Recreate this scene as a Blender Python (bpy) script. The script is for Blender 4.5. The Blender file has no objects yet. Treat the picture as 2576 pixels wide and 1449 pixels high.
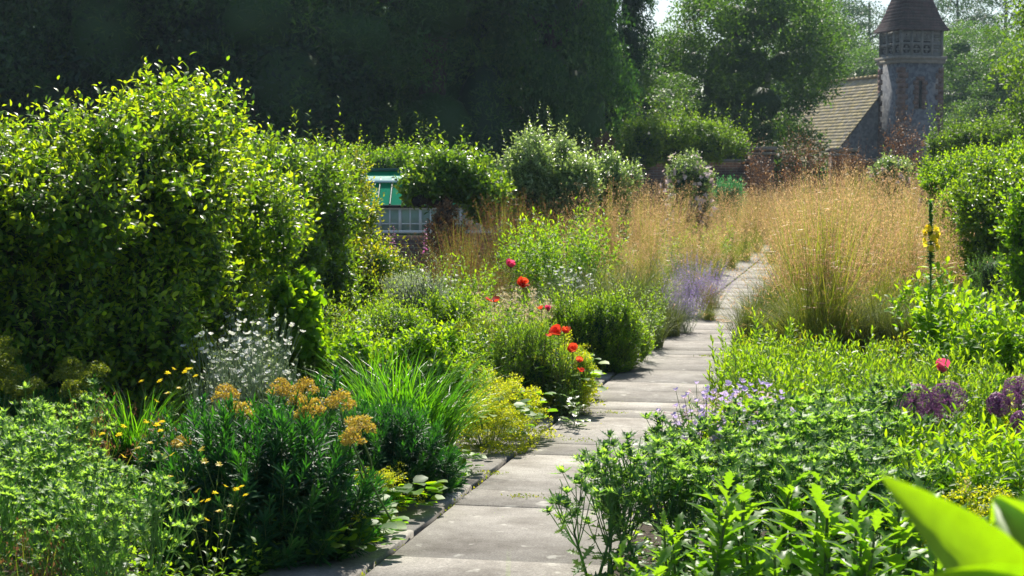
import bpy, math
import numpy as np
from mathutils import Vector
R = np.random.default_rng(11)
PI = math.pi
scene = bpy.context.scene
# ------------------------------------------------------------------ camera
PITCH = math.radians(3.65); FP = 4300.0; HC = 1.65
cam = bpy.data.cameras.new('camera'); camo = bpy.data.objects.new('camera', cam)
scene.collection.objects.link(camo)
cam.sensor_width = 36; cam.lens = 36 * FP / 2576
camo.location = (0, 0, HC); camo.rotation_euler = (PI / 2 - PITCH, 0, 0)
cam.clip_start = 0.05; cam.clip_end = 2000
cam.dof.use_dof = True; cam.dof.focus_distance = 9.5; cam.dof.aperture_fstop = 9.0
scene.camera = camo
# ------------------------------------------------------------------ sky, sun, exposure
SUN_AZ = math.radians(6)      # to the left of straight ahead, behind the garden
SUN_EL = math.radians(50)
w = bpy.data.worlds.new('World'); scene.world = w; w.use_nodes = True
nt = w.node_tree; bg = nt.nodes['Background']
sky = nt.nodes.new('ShaderNodeTexSky'); sky.sky_type = 'NISHITA'; sky.sun_disc = False
sky.sun_elevation = SUN_EL; sky.sun_rotation = SUN_AZ
sky.air_density = 1.0; sky.dust_density = .8
nt.links.new(sky.outputs[0], bg.inputs[0]); bg.inputs[1].default_value = 0.075
sl = bpy.data.lights.new('sun', 'SUN'); so = bpy.data.objects.new('sun', sl)
scene.collection.objects.link(so)
sl.energy = 5.0; sl.angle = math.radians(0.5); sl.color = (1.0, 0.93, 0.82)
sd = Vector((math.sin(SUN_AZ) * math.cos(SUN_EL), math.cos(SUN_AZ) * math.cos(SUN_EL), math.sin(SUN_EL)))
so.rotation_euler = sd.to_track_quat('Z', 'Y').to_euler(); so.location = (0, 0, 40)
scene.view_settings.view_transform = 'Standard'; scene.view_settings.look = 'None'
scene.view_settings.exposure = 0.92; scene.view_settings.gamma = 1

# ------------------------------------------------------------------ helpers
def at(px, py, Y):
    """world point at distance Y seen towards a direction of the photograph"""
    u = (px - 1288) / FP; v = (724.5 - py) / FP
    d = np.array([u, math.cos(PITCH) + v * math.sin(PITCH), -math.sin(PITCH) + v * math.cos(PITCH)])
    return np.array([0, 0, HC]) + d * (Y / d[1])
def X(px, Y): return (px - 1288) / FP * Y
def Hh(py, Y): return at(1288, py, Y)[2]
def nrm(a): return a / np.maximum(np.linalg.norm(a, axis=-1, keepdims=True), 1e-9)
def U(a, b, n=None): return R.uniform(a, b, n)

class MB:
    def __init__(s): s.v = []; s.f = []; s.t = []; s.n = 0
    def add(s, v, f, t=0.5):
        v = np.asarray(v, float).reshape(-1, 3); f = np.asarray(f, int)
        if len(f) == 0: return
        s.v.append(v); s.f.append(f + s.n); s.n += len(v)
        s.t.append(np.broadcast_to(np.asarray(t, float), (len(f),)).copy())
    def mesh(s, name, mat, smooth=False):
        m = bpy.data.meshes.new(name)
        V = np.concatenate(s.v).astype(np.float32)
        m.vertices.add(len(V)); m.vertices.foreach_set('co', V.ravel())
        idx = np.concatenate([f.ravel() for f in s.f]).astype(np.int32)
        tot = np.concatenate([np.full(len(f), f.shape[1]) for f in s.f]).astype(np.int32)
        st = np.concatenate([[0], np.cumsum(tot)[:-1]]).astype(np.int32)
        m.loops.add(len(idx)); m.loops.foreach_set('vertex_index', idx)
        m.polygons.add(len(tot)); m.polygons.foreach_set('loop_start', st)
        m.polygons.foreach_set('loop_total', tot)
        if smooth: m.polygons.foreach_set('use_smooth', np.ones(len(tot), bool))
        a = m.attributes.new('tint', 'FLOAT', 'FACE')
        a.data.foreach_set('value', np.concatenate(s.t).astype(np.float32))
        m.update(calc_edges=True); m.materials.append(mat)
        return m
    def box(s, c, sz, t=.5, rz=0):
        x, y, z = np.array(sz) / 2
        v = np.array([[-x,-y,-z],[x,-y,-z],[x,y,-z],[-x,y,-z],[-x,-y,z],[x,-y,z],[x,y,z],[-x,y,z]])
        if rz: v[:, :2] = v[:, :2] @ np.array([[math.cos(rz), math.sin(rz)], [-math.sin(rz), math.cos(rz)]])
        s.add(v + np.array(c), [[0,3,2,1],[4,5,6,7],[0,1,5,4],[1,2,6,5],[2,3,7,6],[3,0,4,7]], t)

def leafT(rows, fold=0.25, curl=0.15, wave=0.0):
    """rows (t, halfwidth); single points at both ends"""
    v = [[0, 0, 0]]; q = []; tr = []
    for t, wd in rows:
        z = -curl * t * t
        v += [[t, -wd, z + fold * wd + wave * math.sin(t * 9)], [t, 0, z], [t, wd, z + fold * wd + wave * math.sin(t * 9 + 2)]]
    v.append([1, 0, -curl]); n = len(rows)
    tr += [[0, 2, 1], [0, 3, 2]]
    for i in range(n - 1):
        a = 1 + 3 * i; b = a + 3
        q += [[a, a + 1, b + 1, b], [a + 1, a + 2, b + 2, b + 1]]
    a = 1 + 3 * (n - 1); e = len(v) - 1
    tr += [[a, a + 1, e], [a + 1, a + 2, e]]
    return np.array(v, float), (np.array(q) if q else np.zeros((0, 4), int)), np.array(tr)
T_OVAL = leafT([(.25, .2), (.6, .24)], .3, .25)
T_ROUND = leafT([(.15, .3), (.45, .46), (.8, .34)], .2, .15, .03)
T_SMALL = leafT([(.45, .24)], .35, .2)
T_LIN = leafT([(.3, .07), (.7, .075)], .4, .12)
T_LANCE = leafT([(.2, .11), (.5, .15), (.8, .08)], .35, .35)
T_DIA = (np.array([[0,0,0],[.45,-.28,.06],[1,0,-.1],[.45,.28,.06]], float), np.zeros((0,4),int), np.array([[0,1,2],[0,2,3]]))
T_BRACT = leafT([(.12,.07),(.2,.16),(.28,.05),(.42,.18),(.5,.05),(.63,.13),(.7,.03)], .3, -.15)
T_LOBE = leafT([(.08,.03),(.16,.12),(.2,.2),(.24,.06),(.32,.1),(.4,.27),(.44,.09),(.52,.12),(.6,.3),(.65,.08),(.72,.1),(.8,.17),(.85,.06)], .35, .3, .02)
T_PETAL = leafT([(.3,.25),(.7,.42),(.92,.3)], .15, -.35)

def place(mb, T, pos, axis, norm, scale, ws=1.0, tint=None):
    N = len(pos)
    if N == 0: return
    V, q, tr = T
    x = nrm(axis); y = nrm(np.cross(norm, x)); z = np.cross(x, y)
    s = np.broadcast_to(np.asarray(scale, float), (N,))[:, None, None]
    P = pos[:, None, :] + s * (V[None, :, 0:1] * x[:, None] + ws * V[None, :, 1:2] * y[:, None] + V[None, :, 2:3] * z[:, None])
    off = (np.arange(N) * len(V))[:, None, None]
    tint = U(0, 1, N) if tint is None else np.broadcast_to(tint, (N,))
    base = mb.n
    mb.add(P.reshape(-1, 3), (off + tr[None]).reshape(-1, 3), np.repeat(tint, len(tr)))
    if len(q):
        mb.f.append((off + q[None]).reshape(-1, 4) + base); mb.t.append(np.repeat(tint, len(q)))

def curve(base, d, L, K, bend):
    t = np.linspace(0, 1, K)[None, :, None]
    return base[:, None] + L[:, None, None] * (t * d[:, None] + t * t * bend[:, None])
def tubes(mb, P, r0, r1, tint=.5, sides=3):
    """P (N,K,3) centre lines"""
    N, K, _ = P.shape
    if N == 0: return
    tg = nrm(P[:, -1] - P[:, 0] + 1e-6)
    ref = np.where(np.abs(tg[:, 2:3]) > .9, np.array([[1., 0, 0]]), np.array([[0, 0, 1.]]))
    e1 = nrm(np.cross(tg, ref)); e2 = np.cross(tg, e1)
    r0 = np.broadcast_to(np.asarray(r0, float), (N,)); r1 = np.broadcast_to(np.asarray(r1, float), (N,))
    t = np.linspace(0, 1, K)
    rad = r0[:, None] * (1 - t) + r1[:, None] * t
    vs = []
    for k in range(sides):
        a = 2 * PI * k / sides
        vs.append(P + rad[..., None] * (math.cos(a) * e1 + math.sin(a) * e2)[:, None])
    V = np.stack(vs, 2).reshape(-1, 3)
    f = []
    for i in range(K - 1):
        for k in range(sides):
            k2 = (k + 1) % sides
            f.append([i * sides + k, i * sides + k2, (i + 1) * sides + k2, (i + 1) * sides + k])
    F = (np.arange(N) * K * sides)[:, None, None] + np.array(f)[None]
    mb.add(V, F.reshape(-1, 4), tint)

def leafy(lf, st, base, d, L, nl, T, size, t0=.1, t1=1., a0=70, a1=35, bend=None, sr=.002, K=5, taper=.4, ws=1., tint=None, jit=.15, tvar=None, upn=0.0):
    base = np.asarray(base, float); N = len(base); d = nrm(np.asarray(d, float)); L = np.broadcast_to(np.asarray(L, float), (N,))
    bend = np.zeros((N, 3)) if bend is None else np.broadcast_to(np.asarray(bend, float), (N, 3))
    if st is not None: tubes(st, curve(base, d, L, K, bend), sr, sr * .4, U(0, 1))
    t = np.clip(np.linspace(t0, t1, nl)[None] + U(-.02, .02, (N, nl)), 0, 1.02)
    P = base[:, None] + L[:, None, None] * (t[..., None] * d[:, None] + (t**2)[..., None] * bend[:, None])
    tg = nrm(d[:, None] + 2 * t[..., None] * bend[:, None])
    ref = nrm(np.array([.31, .17, .2]) + R.normal(0, .05, 3))
    e1 = nrm(np.cross(tg, ref)); e2 = np.cross(tg, e1)
    ph = (np.arange(nl) * 2.4)[None] + U(0, 6.28, (N, 1)) + U(-.3, .3, (N, nl))
    rad = np.cos(ph)[..., None] * e1 + np.sin(ph)[..., None] * e2
    tt = (t - t0) / max(t1 - t0, 1e-3)
    a = np.radians(a0 + (a1 - a0) * tt + R.normal(0, 100 * jit / 1.5, (N, nl)))[..., None]
    ax = np.cos(a) * tg + np.sin(a) * rad
    no = np.sin(a) * tg - np.cos(a) * rad
    if upn: no = no + np.array([0, 0, upn])
    sz = size * (1 - taper * tt) * U(.75, 1.25, (N, nl)) * U(.75, 1.2, (N, 1))
    tn = None
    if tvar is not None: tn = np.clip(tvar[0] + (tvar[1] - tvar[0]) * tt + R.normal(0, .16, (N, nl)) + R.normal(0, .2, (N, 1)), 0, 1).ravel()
    place(lf, T, P.reshape(-1, 3), ax.reshape(-1, 3), no.reshape(-1, 3), sz.ravel(), ws, tn)

def rdir(n, zmin=-1.):
    z = U(zmin, 1, n); a = U(0, 2 * PI, n); r = np.sqrt(1 - z * z)
    return np.stack([r * np.cos(a), r * np.sin(a), z], -1)
def disc(n, r):
    a = U(0, 2 * PI, n); q = r * np.sqrt(U(0, 1, n)); return np.stack([q * np.cos(a), q * np.sin(a), np.zeros(n)], -1)

# ------------------------------------------------------------------ materials
MATS = {}
def ramp_mat(name, cols, transl=.4, rough=.45, tmul=(1.6, 1.7, .5), spec=.5, dens=0):
    if name in MATS: return MATS[name]
    m = bpy.data.materials.new(name); m.use_nodes = True; n = m.node_tree; N = n.nodes; Lk = n.links
    out = N['Material Output']; p = N['Principled BSDF']
    at_ = N.new('ShaderNodeAttribute'); at_.attribute_name = 'tint'
    oi = N.new('ShaderNodeObjectInfo')
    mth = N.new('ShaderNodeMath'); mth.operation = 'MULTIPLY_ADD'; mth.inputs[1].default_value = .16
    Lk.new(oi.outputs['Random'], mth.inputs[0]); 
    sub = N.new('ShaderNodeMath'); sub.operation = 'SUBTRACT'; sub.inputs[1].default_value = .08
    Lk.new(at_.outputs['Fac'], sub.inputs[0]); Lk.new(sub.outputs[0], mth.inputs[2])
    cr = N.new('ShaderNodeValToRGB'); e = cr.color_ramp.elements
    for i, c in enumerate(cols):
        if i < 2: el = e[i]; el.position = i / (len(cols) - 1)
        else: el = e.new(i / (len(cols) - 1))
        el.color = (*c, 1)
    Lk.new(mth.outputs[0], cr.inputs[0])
    # blotchy, slightly uneven colour over each leaf
    tc = N.new('ShaderNodeTexCoord'); no = N.new('ShaderNodeTexNoise'); no.inputs['Scale'].default_value = 60; no.inputs['Detail'].default_value = 2
    Lk.new(tc.outputs['Object'], no.inputs['Vector'])
    hs = N.new('ShaderNodeHueSaturation'); mr = N.new('ShaderNodeMapRange'); mr.inputs[3].default_value = .75; mr.inputs[4].default_value = 1.25
    Lk.new(no.outputs[0], mr.inputs[0]); Lk.new(mr.outputs[0], hs.inputs['Value']); Lk.new(cr.outputs[0], hs.inputs['Color'])
    Lk.new(hs.outputs[0], p.inputs['Base Color']); p.inputs['Roughness'].default_value = rough
    p.inputs['Specular IOR Level'].default_value = spec
    if transl > 0:
        tr = N.new('ShaderNodeBsdfTranslucent'); mx = N.new('ShaderNodeMix'); mx.data_type = 'RGBA'; mx.blend_type = 'MULTIPLY'; mx.inputs[0].default_value = 1
        mx.inputs[7].default_value = (*tmul, 1); mx.clamp_result = False
        Lk.new(hs.outputs[0], mx.inputs[6]); Lk.new(mx.outputs[2], tr.inputs[0])
        ms = N.new('ShaderNodeMixShader'); ms.inputs[0].default_value = transl
        Lk.new(p.outputs[0], ms.inputs[1]); Lk.new(tr.outputs[0], ms.inputs[2]); Lk.new(ms.outputs[0], out.inputs[0])
    MATS[name] = m; return m
def surf_mat(name, c1, c2, scale=8, rough=.8, bump=.3, bscale=40, metallic=0, c3=None, spec=.4, dist=.01):
    if name in MATS: return MATS[name]
    m = bpy.data.materials.new(name); m.use_nodes = True; n = m.node_tree; N = n.nodes; Lk = n.links
    p = N['Principled BSDF']; tc = N.new('ShaderNodeTexCoord')
    no = N.new('ShaderNodeTexNoise'); no.inputs['Scale'].default_value = scale; no.inputs['Detail'].default_value = 8; no.inputs['Roughness'].default_value = .65
    Lk.new(tc.outputs['Object'], no.inputs['Vector'])
    cr = N.new('ShaderNodeValToRGB'); e = cr.color_ramp.elements; e[0].position = .32; e[1].position = .68
    e[0].color = (*c1, 1); e[1].color = (*c2, 1)
    if c3: el = e.new(.8); el.color = (*c3, 1)
    Lk.new(no.outputs[0], cr.inputs[0])
    at_ = N.new('ShaderNodeAttribute'); at_.attribute_name = 'tint'
    mr = N.new('ShaderNodeMapRange'); mr.inputs[3].default_value = .8; mr.inputs[4].default_value = 1.2
    Lk.new(at_.outputs['Fac'], mr.inputs[0]); hs = N.new('ShaderNodeHueSaturation')
    Lk.new(cr.outputs[0], hs.inputs['Color']); Lk.new(mr.outputs[0], hs.inputs['Value'])
    Lk.new(hs.outputs[0], p.inputs['Base Color'])
    n2 = N.new('ShaderNodeTexNoise'); n2.inputs['Scale'].default_value = bscale; n2.inputs['Detail'].default_value = 6
    Lk.new(tc.outputs['Object'], n2.inputs['Vector'])
    b = N.new('ShaderNodeBump'); b.inputs['Strength'].default_value = bump; b.inputs['Distance'].default_value = dist
    Lk.new(n2.outputs[0], b.inputs['Height']); Lk.new(b.outputs[0], p.inputs['Normal'])
    p.inputs['Roughness'].default_value = rough; p.inputs['Metallic'].default_value = metallic; p.inputs['Specular IOR Level'].default_value = spec
    MATS[name] = m; return m
TM = (4.6, 3.4, .5)
M_hedge = ramp_mat('leaf_hedge', [(.026,.08,.02),(.065,.16,.022),(.15,.25,.025)], .55, .38, TM, .5)
M_yell = ramp_mat('leaf_yellowing', [(.05,.13,.018),(.11,.20,.02),(.22,.23,.03)], .5, .4, (3.,2.8,.3))
M_euph = ramp_mat('leaf_euphorbia', [(.012,.055,.028),(.022,.085,.03),(.045,.13,.025)], .35, .5, (2.3,3.,.5), .3)
M_aster = ramp_mat('leaf_aster', [(.04,.12,.02),(.07,.17,.02),(.12,.23,.025)], .5, .45, TM)
M_lush = ramp_mat('leaf_lush', [(.04,.12,.015),(.08,.19,.015),(.14,.25,.02)], .52, .48, (3.9,3.2,.4), .32)
M_strap = ramp_mat('leaf_strap', [(.022,.09,.018),(.045,.14,.018),(.08,.2,.02)], .5, .33, (3.0,2.9,.4), .55)
M_eryn = ramp_mat('leaf_eryngium', [(.06,.14,.075),(.11,.2,.09),(.2,.32,.11)], .5, .5, (2.9,2.9,.6))
M_erynd = ramp_mat('leaf_eryngium_dark', [(.04,.10,.06),(.07,.15,.08),(.12,.22,.09)], .45, .5, (2.9,3.2,.55))
M_silver = ramp_mat('leaf_silver', [(.14,.2,.15),(.24,.3,.23),(.34,.4,.32)], .35, .6, (1.8,1.9,.9))
M_shrub = ramp_mat('leaf_greyshrub', [(.07,.13,.06),(.13,.20,.09),(.24,.31,.17)], .45, .34, (2.5,2.6,.9), .8)
M_olive = ramp_mat('leaf_olive', [(.04,.09,.018),(.08,.14,.02),(.14,.18,.03)], .45, .5, TM)
M_apple = ramp_mat('leaf_apple', [(.03,.09,.02),(.055,.14,.02),(.1,.2,.025)], .45, .35, TM, .55)
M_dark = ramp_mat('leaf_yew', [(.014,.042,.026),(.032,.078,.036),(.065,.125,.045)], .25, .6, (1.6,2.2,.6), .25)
M_tree = ramp_mat('leaf_broadleaf', [(.03,.07,.022),(.055,.115,.03),(.085,.16,.04)], .42, .5, (2.6,2.7,.5))
M_rtree = ramp_mat('leaf_limetree', [(.05,.11,.02),(.09,.17,.025),(.14,.22,.03)], .5, .5, (2.4,2.4,.4))
M_bark = surf_mat('bark', (.035,.028,.022), (.085,.07,.055), 6, .9, .8, 30, dist=.04)
M_twig = surf_mat('twig', (.05,.04,.03), (.12,.09,.06), 20, .8, .3)
M_stem = ramp_mat('stem_green', [(.05,.10,.02),(.09,.16,.03),(.15,.2,.05)], .2, .5)
M_stemp = ramp_mat('stem_pale', [(.16,.22,.15),(.26,.31,.22),(.36,.4,.3)], .2, .5)
M_euflo = ramp_mat('euphorbia_bract_gold', [(.34,.22,.06),(.44,.34,.06),(.48,.46,.08)], .4, .5, (1.7,1.5,.6))
M_euolv = ramp_mat('euphorbia_bract_olive', [(.08,.13,.015),(.15,.2,.02),(.22,.25,.025)], .4, .5, (2,1.9,.5))
M_alch = ramp_mat('alchemilla_froth', [(.22,.28,.02),(.36,.4,.03),(.46,.46,.05)], .5, .5, (2.2,2.1,.4))
M_gold = ramp_mat('stipa_straw', [(.29,.19,.12),(.46,.33,.21),(.62,.5,.36)], .45, .4, (2.0,1.7,1.15), .6)
M_brown = ramp_mat('dry_brown', [(.10,.055,.03),(.18,.10,.05),(.3,.19,.1)], .4, .5, (1.5,1.2,.8))
M_cream = ramp_mat('dry_cream', [(.4,.34,.2),(.55,.48,.33),(.66,.6,.46)], .4, .6, (1.3,1.2,.9))
M_gstem = ramp_mat('stipa_stem', [(.09,.13,.04),(.16,.19,.05),(.27,.24,.09)], .4, .5, (2.6,2.8,.5))
M_red = ramp_mat('petal_red', [(.5,.04,.02),(.64,.08,.03),(.7,.2,.08)], .45, .4, (1.6,1.3,1))
M_pink = ramp_mat('petal_pink', [(.62,.05,.16),(.72,.12,.24),(.8,.3,.4)], .45, .4, (1.4,1.2,1.2))
M_fox = ramp_mat('petal_foxglove', [(.35,.06,.22),(.5,.12,.36),(.65,.3,.5)], .4, .5, (1.4,1.2,1.3))
M_lilac = ramp_mat('petal_lilac', [(.42,.36,.62),(.58,.5,.74),(.74,.62,.78)], .4, .5, (1.4,1.3,1.4))
M_nep = ramp_mat('petal_nepeta', [(.24,.17,.46),(.36,.27,.60),(.5,.38,.70)], .4, .6, (1.4,1.3,1.3))
M_allium = ramp_mat('petal_allium', [(.12,.04,.12),(.24,.09,.23),(.4,.2,.36)], .3, .5, (1.5,1.2,1.4))
M_white = ramp_mat('petal_white', [(.62,.64,.62),(.75,.77,.74),(.85,.85,.82)], .35, .6, (1.2,1.2,1.1))
M_rose = ramp_mat('petal_pale_rose', [(.55,.42,.42),(.7,.58,.56),(.78,.7,.66)], .35, .6, (1.2,1.1,1.1))
M_yel = ramp_mat('petal_yellow', [(.7,.5,.02),(.8,.65,.03),(.8,.72,.1)], .4, .5, (1.3,1.3,.8))
M_dkseed = surf_mat('poppy_eye', (.03,.02,.03), (.1,.08,.04), 60, .7)

# ------------------------------------------------------------------ scene objects
def meta(o, label=None, cat=None, group=None, kind=None):
    if label: o['label'] = label
    if cat: o['category'] = cat
    if group: o['group'] = group
    if kind: o['kind'] = kind
    return o
def ent(name, data=None, parent=None, loc=(0,0,0), rz=0, sc=1):
    o = bpy.data.objects.new(name, data); scene.collection.objects.link(o)
    if parent is not None: o.parent = parent
    o.location = loc; o.rotation_euler = (0, 0, rz)
    o.scale = (sc, sc, sc) if np.isscalar(sc) else sc
    return o
def spawn(parts, name, label, cat, group, loc, rz=0, sc=1, kind=None):
    """parts: [(part name, mesh, [(sub name, mesh)...])]"""
    loc = tuple(float(q) for q in loc)
    if len(parts) == 1 and len(parts[0]) == 2:
        return meta(ent(name, parts[0][1], None, loc, rz, sc), label, cat, group, kind)
    r = meta(ent(name, None, None, loc, rz, sc), label, cat, group, kind)
    for p in parts:
        if len(p) > 3:                       # a countable part: one object for each flower or head
            for q_, u_, s_ in p[3]:
                o_ = ent(p[0], p[1], r, tuple(float(e_) for e_ in q_)); o_.rotation_euler = Vector(u_).to_track_quat('Z', 'Y').to_euler(); o_.scale = (s_, s_, s_)
            continue
        c = ent(p[0], p[1], r)
        if p[0] == 'spent_buds': c['kind'] = 'stuff'
        if len(p) > 2:
            for q in p[2]: ent(q[0], q[1], c)
    return r
def gpos(px, Y): return (X(px, Y), Y, 0)

# ================================================================== SETTING
g = MB(); n = 60
xs = np.concatenate([np.linspace(-900, -60, 10), np.linspace(-50, 60, 60), np.linspace(70, 900, 10)])
ys = np.concatenate([np.linspace(-100, -5, 5), np.linspace(0, 110, 60), np.linspace(120, 1500, 12)])
gx, gy = np.meshgrid(xs, ys); gz = np.where(gy > 48, (gy - 48) * .02, 0) * np.exp(-np.maximum(gy - 200, 0) / 400)
V = np.stack([gx, gy, gz], -1).reshape(-1, 3); nx = len(xs); F = []
for j in range(len(ys) - 1):
    for i in range(nx - 1): F.append([j*nx+i, j*nx+i+1, (j+1)*nx+i+1, (j+1)*nx+i])
g.add(V, F)
M_soil = surf_mat('soil', (.03,.022,.015), (.075,.055,.038), 9, .95, .9, 60, c3=(.05,.075,.02), dist=.03)
meta(ent('ground', g.mesh('ground', M_soil, True)), kind='structure')

# path: seam line and direction on the ground
PD = np.array([(2166 - 1288) / FP, 1.]); PD /= np.linalg.norm(PD); PN = np.array([PD[1], -PD[0]])
s0 = at(1120, 1305, 7095 / 855)[:2]
def pw(s, l): return s0 + PD * s + PN * l           # along, across (right positive)
def across(x, y): return (np.stack([x, y], -1) - s0) @ PN
PR, PL = .98, -.42
def slab(mb, a0, a1, l0, l1):
    z = .03 + U(-.003, .003); b = .007; t = U(0, 1); gap = .004
    a0 += gap; a1 -= gap; l0 += gap; l1 -= gap
    tz = R.normal(0, .0009, 4)
    cs = [(a0, l0), (a0, l1), (a1, l1), (a1, l0)]
    ci = [(a0 + b, l0 + b), (a0 + b, l1 - b), (a1 - b, l1 - b), (a1 - b, l0 + b)]
    v = [[*pw(*c), -.03] for c in cs] + [[*pw(*c), z - b + tz[i]] for i, c in enumerate(cs)] + [[*pw(*c), z + tz[i]] for i, c in enumerate(ci)]
    f = [[8, 11, 10, 9]]
    for i in range(4):
        j = (i + 1) % 4; f += [[i, i+4, j+4, j], [i+4, i+8, j+8, j+4]]
    mb.add(v, [q[::-1] for q in f], t)
pm = MB(); a = -5.0
while a < 44: 
    L = R.choice([.42, .6, .9, 1.2]); slab(pm, a, a + L, 0, PR); a += L
a = -5.2
while a < 44:
    L = R.choice([.46, .6, .6, .76]); slab(pm, a, a + L, PL, -.022); a += L
def paving_mat():
    m = bpy.data.materials.new('paving'); m.use_nodes = True; N = m.node_tree.nodes; Lk = m.node_tree.links; p = N['Principled BSDF']
    tc = N.new('ShaderNodeTexCoord')
    def noise(s, d=6, r=.6):
        q = N.new('ShaderNodeTexNoise'); q.inputs['Scale'].default_value = s; q.inputs['Detail'].default_value = d; q.inputs['Roughness'].default_value = r
        Lk.new(tc.outputs['Object'], q.inputs['Vector']); return q
    n1 = noise(2.6, 9, .72); cr = N.new('ShaderNodeValToRGB'); e = cr.color_ramp.elements
    e[0].position = .3; e[0].color = (.105,.092,.075,1); e[1].position = .62; e[1].color = (.29,.275,.245,1)
    Lk.new(n1.outputs[0], cr.inputs[0])
    n2 = noise(110, 4, .85); mr = N.new('ShaderNodeMapRange'); mr.inputs[1].default_value = .32; mr.inputs[2].default_value = .68; mr.inputs[3].default_value = .5; mr.inputs[4].default_value = 1.45
    Lk.new(n2.outputs[0], mr.inputs[0])
    at_ = N.new('ShaderNodeAttribute'); at_.attribute_name = 'tint'
    m2 = N.new('ShaderNodeMapRange'); m2.inputs[3].default_value = .74; m2.inputs[4].default_value = 1.16; Lk.new(at_.outputs['Fac'], m2.inputs[0])
    mu = N.new('ShaderNodeMath'); mu.operation = 'MULTIPLY'; Lk.new(mr.outputs[0], mu.inputs[0]); Lk.new(m2.outputs[0], mu.inputs[1])
    hs = N.new('ShaderNodeHueSaturation'); Lk.new(cr.outputs[0], hs.inputs['Color']); Lk.new(mu.outputs[0], hs.inputs['Value'])
    # lichen spots
    vo = N.new('ShaderNodeTexNoise'); vo.inputs['Scale'].default_value = 9; vo.inputs['Detail'].default_value = 5; Lk.new(tc.outputs['Object'], vo.inputs['Vector'])
    lr = N.new('ShaderNodeValToRGB'); lr.color_ramp.elements[0].position = .64; lr.color_ramp.elements[1].position = .72; Lk.new(vo.outputs[0], lr.inputs[0])
    mx = N.new('ShaderNodeMix'); mx.data_type = 'RGBA'; mx.inputs[7].default_value = (.36,.35,.31,1); Lk.new(hs.outputs[0], mx.inputs[6]); Lk.new(lr.outputs[0], mx.inputs[0])
    Lk.new(mx.outputs[2], p.inputs['Base Color']); p.inputs['Roughness'].default_value = .8; p.inputs['Specular IOR Level'].default_value = .3
    b = N.new('ShaderNodeBump'); b.inputs['Strength'].default_value = .5; b.inputs['Distance'].default_value = .004; Lk.new(n2.outputs[0], b.inputs['Height']); Lk.new(b.outputs[0], p.inputs['Normal'])
    return m
meta(ent('path', pm.mesh('path', paving_mat())), kind='structure')
# moss and seedlings in the joints
jm = MB(); nj = 3400
aa = U(-2, 30, nj); clump = (np.sin(aa * 3.1) + np.sin(aa * 7.7 + 1)) > U(-1, 2, nj)
aa = aa[clump]; q = pw(aa[:, None], R.normal(-.006, .012, len(aa))[:, None])
place(jm, T_SMALL, np.c_[q, np.full(len(q), .018)], rdir(len(q), .2), rdir(len(q)), U(.008, .022, len(q)))
for k in range(14):
    a_ = U(-2, 14); l_ = R.choice([0, .3, .6, PR, -.3]); nn = 60
    q = pw(np.full((nn, 1), a_) + R.normal(0, .03, (nn, 1)), np.full((nn, 1), l_) + R.normal(0, .05, (nn, 1)))
    place(jm, T_SMALL, np.c_[q, np.full(nn, .028)], rdir(nn, .2), rdir(nn), U(.008, .02, nn))
for k in range(260):
    q = pw(np.array([[U(-2, 16)]]), np.array([[U(PL, PR)]])); place(jm, T_SMALL, np.c_[q, [[.034]]], rdir(1, 0) * [1, 1, .2], np.array([[0, 0, 1.]]), U(.006, .02))
meta(ent('moss', jm.mesh('moss', M_olive)), 'moss and tiny weeds growing in the joints of the paving', 'moss', None, 'stuff')

# ================================================================== SPECIES
def P(mb, name, mat, smooth=False): return mb.mesh(name, mat, smooth)
def upd(n, lean=.25):
    d = disc(n, 1) * lean; d[:, 2] = 1; return nrm(d)

def sp_aster(nst=22, h=.5, rad=.13, leaf=.055, nl=26, T=T_LIN, mat=None, lean=.25, flowers=None, ws=1.5, a0=75, a1=25):
    lf = MB(); st = MB(); b = disc(nst, rad); d = upd(nst, .08) + b * lean / rad * .9; L = U(.7, 1.1, nst) * h
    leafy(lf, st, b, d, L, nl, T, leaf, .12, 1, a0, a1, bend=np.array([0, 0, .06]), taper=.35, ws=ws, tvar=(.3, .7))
    # side shoots
    k = nst * 3; i = R.integers(0, nst, k); t = U(.35, .9, k)
    sb = b[i] + nrm(d[i]) * (L[i] * t)[:, None]; sdv = nrm(d[i]) + disc(k, .7)
    leafy(lf, st, sb, sdv, U(.08, .16, k) * h / .5, 9, T, leaf * .75, .1, 1, 65, 25, taper=.3, ws=ws, sr=.001, tvar=(.4, .9))
    return [('foliage', P(lf, 'foliage', mat or M_aster)), ('stems', P(st, 'stems', M_stem))]

def sp_euphorbia(rad=.5, h=.68, nsh=230, nl=34, leaf=.085, mat=None, ws=1.15):
    lf = MB(); st = MB()
    d = rdir(nsh, .02); d[:, 2] = np.abs(d[:, 2]); tip = d * np.array([rad, rad, h]) * U(.8, 1.06, nsh)[:, None]
    tip[:, 2] += .03
    base = tip * np.array([.35, .35, 0]); dv = tip - base; L = np.linalg.norm(dv, axis=1)
    out = nrm(dv) * .75 + np.array([0, 0, .35]) + disc(nsh, .15)
    # only the leafy end of each shoot
    sh = U(.16, .24, nsh)
    sb = tip - nrm(out) * sh[:, None]
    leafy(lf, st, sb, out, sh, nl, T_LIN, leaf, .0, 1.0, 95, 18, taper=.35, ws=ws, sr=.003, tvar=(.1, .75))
    tubes(st, np.stack([base, (base + sb) / 2 + [0, 0, .03], sb], 1), .005, .004)
    return lf, st
def ball_froth(mb, c, r, n, size, T=T_DIA, flat=.8, up=.4):
    d = rdir(n, -.35); p = c + d * r * U(.55, 1.0, n)[:, None] ** .6 * np.array([1, 1, flat])
    place(mb, T, p, nrm(d + rdir(n) * .8), nrm(d + np.array([0, 0, up]) + rdir(n) * .4), U(.7, 1.3, n) * size)

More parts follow.
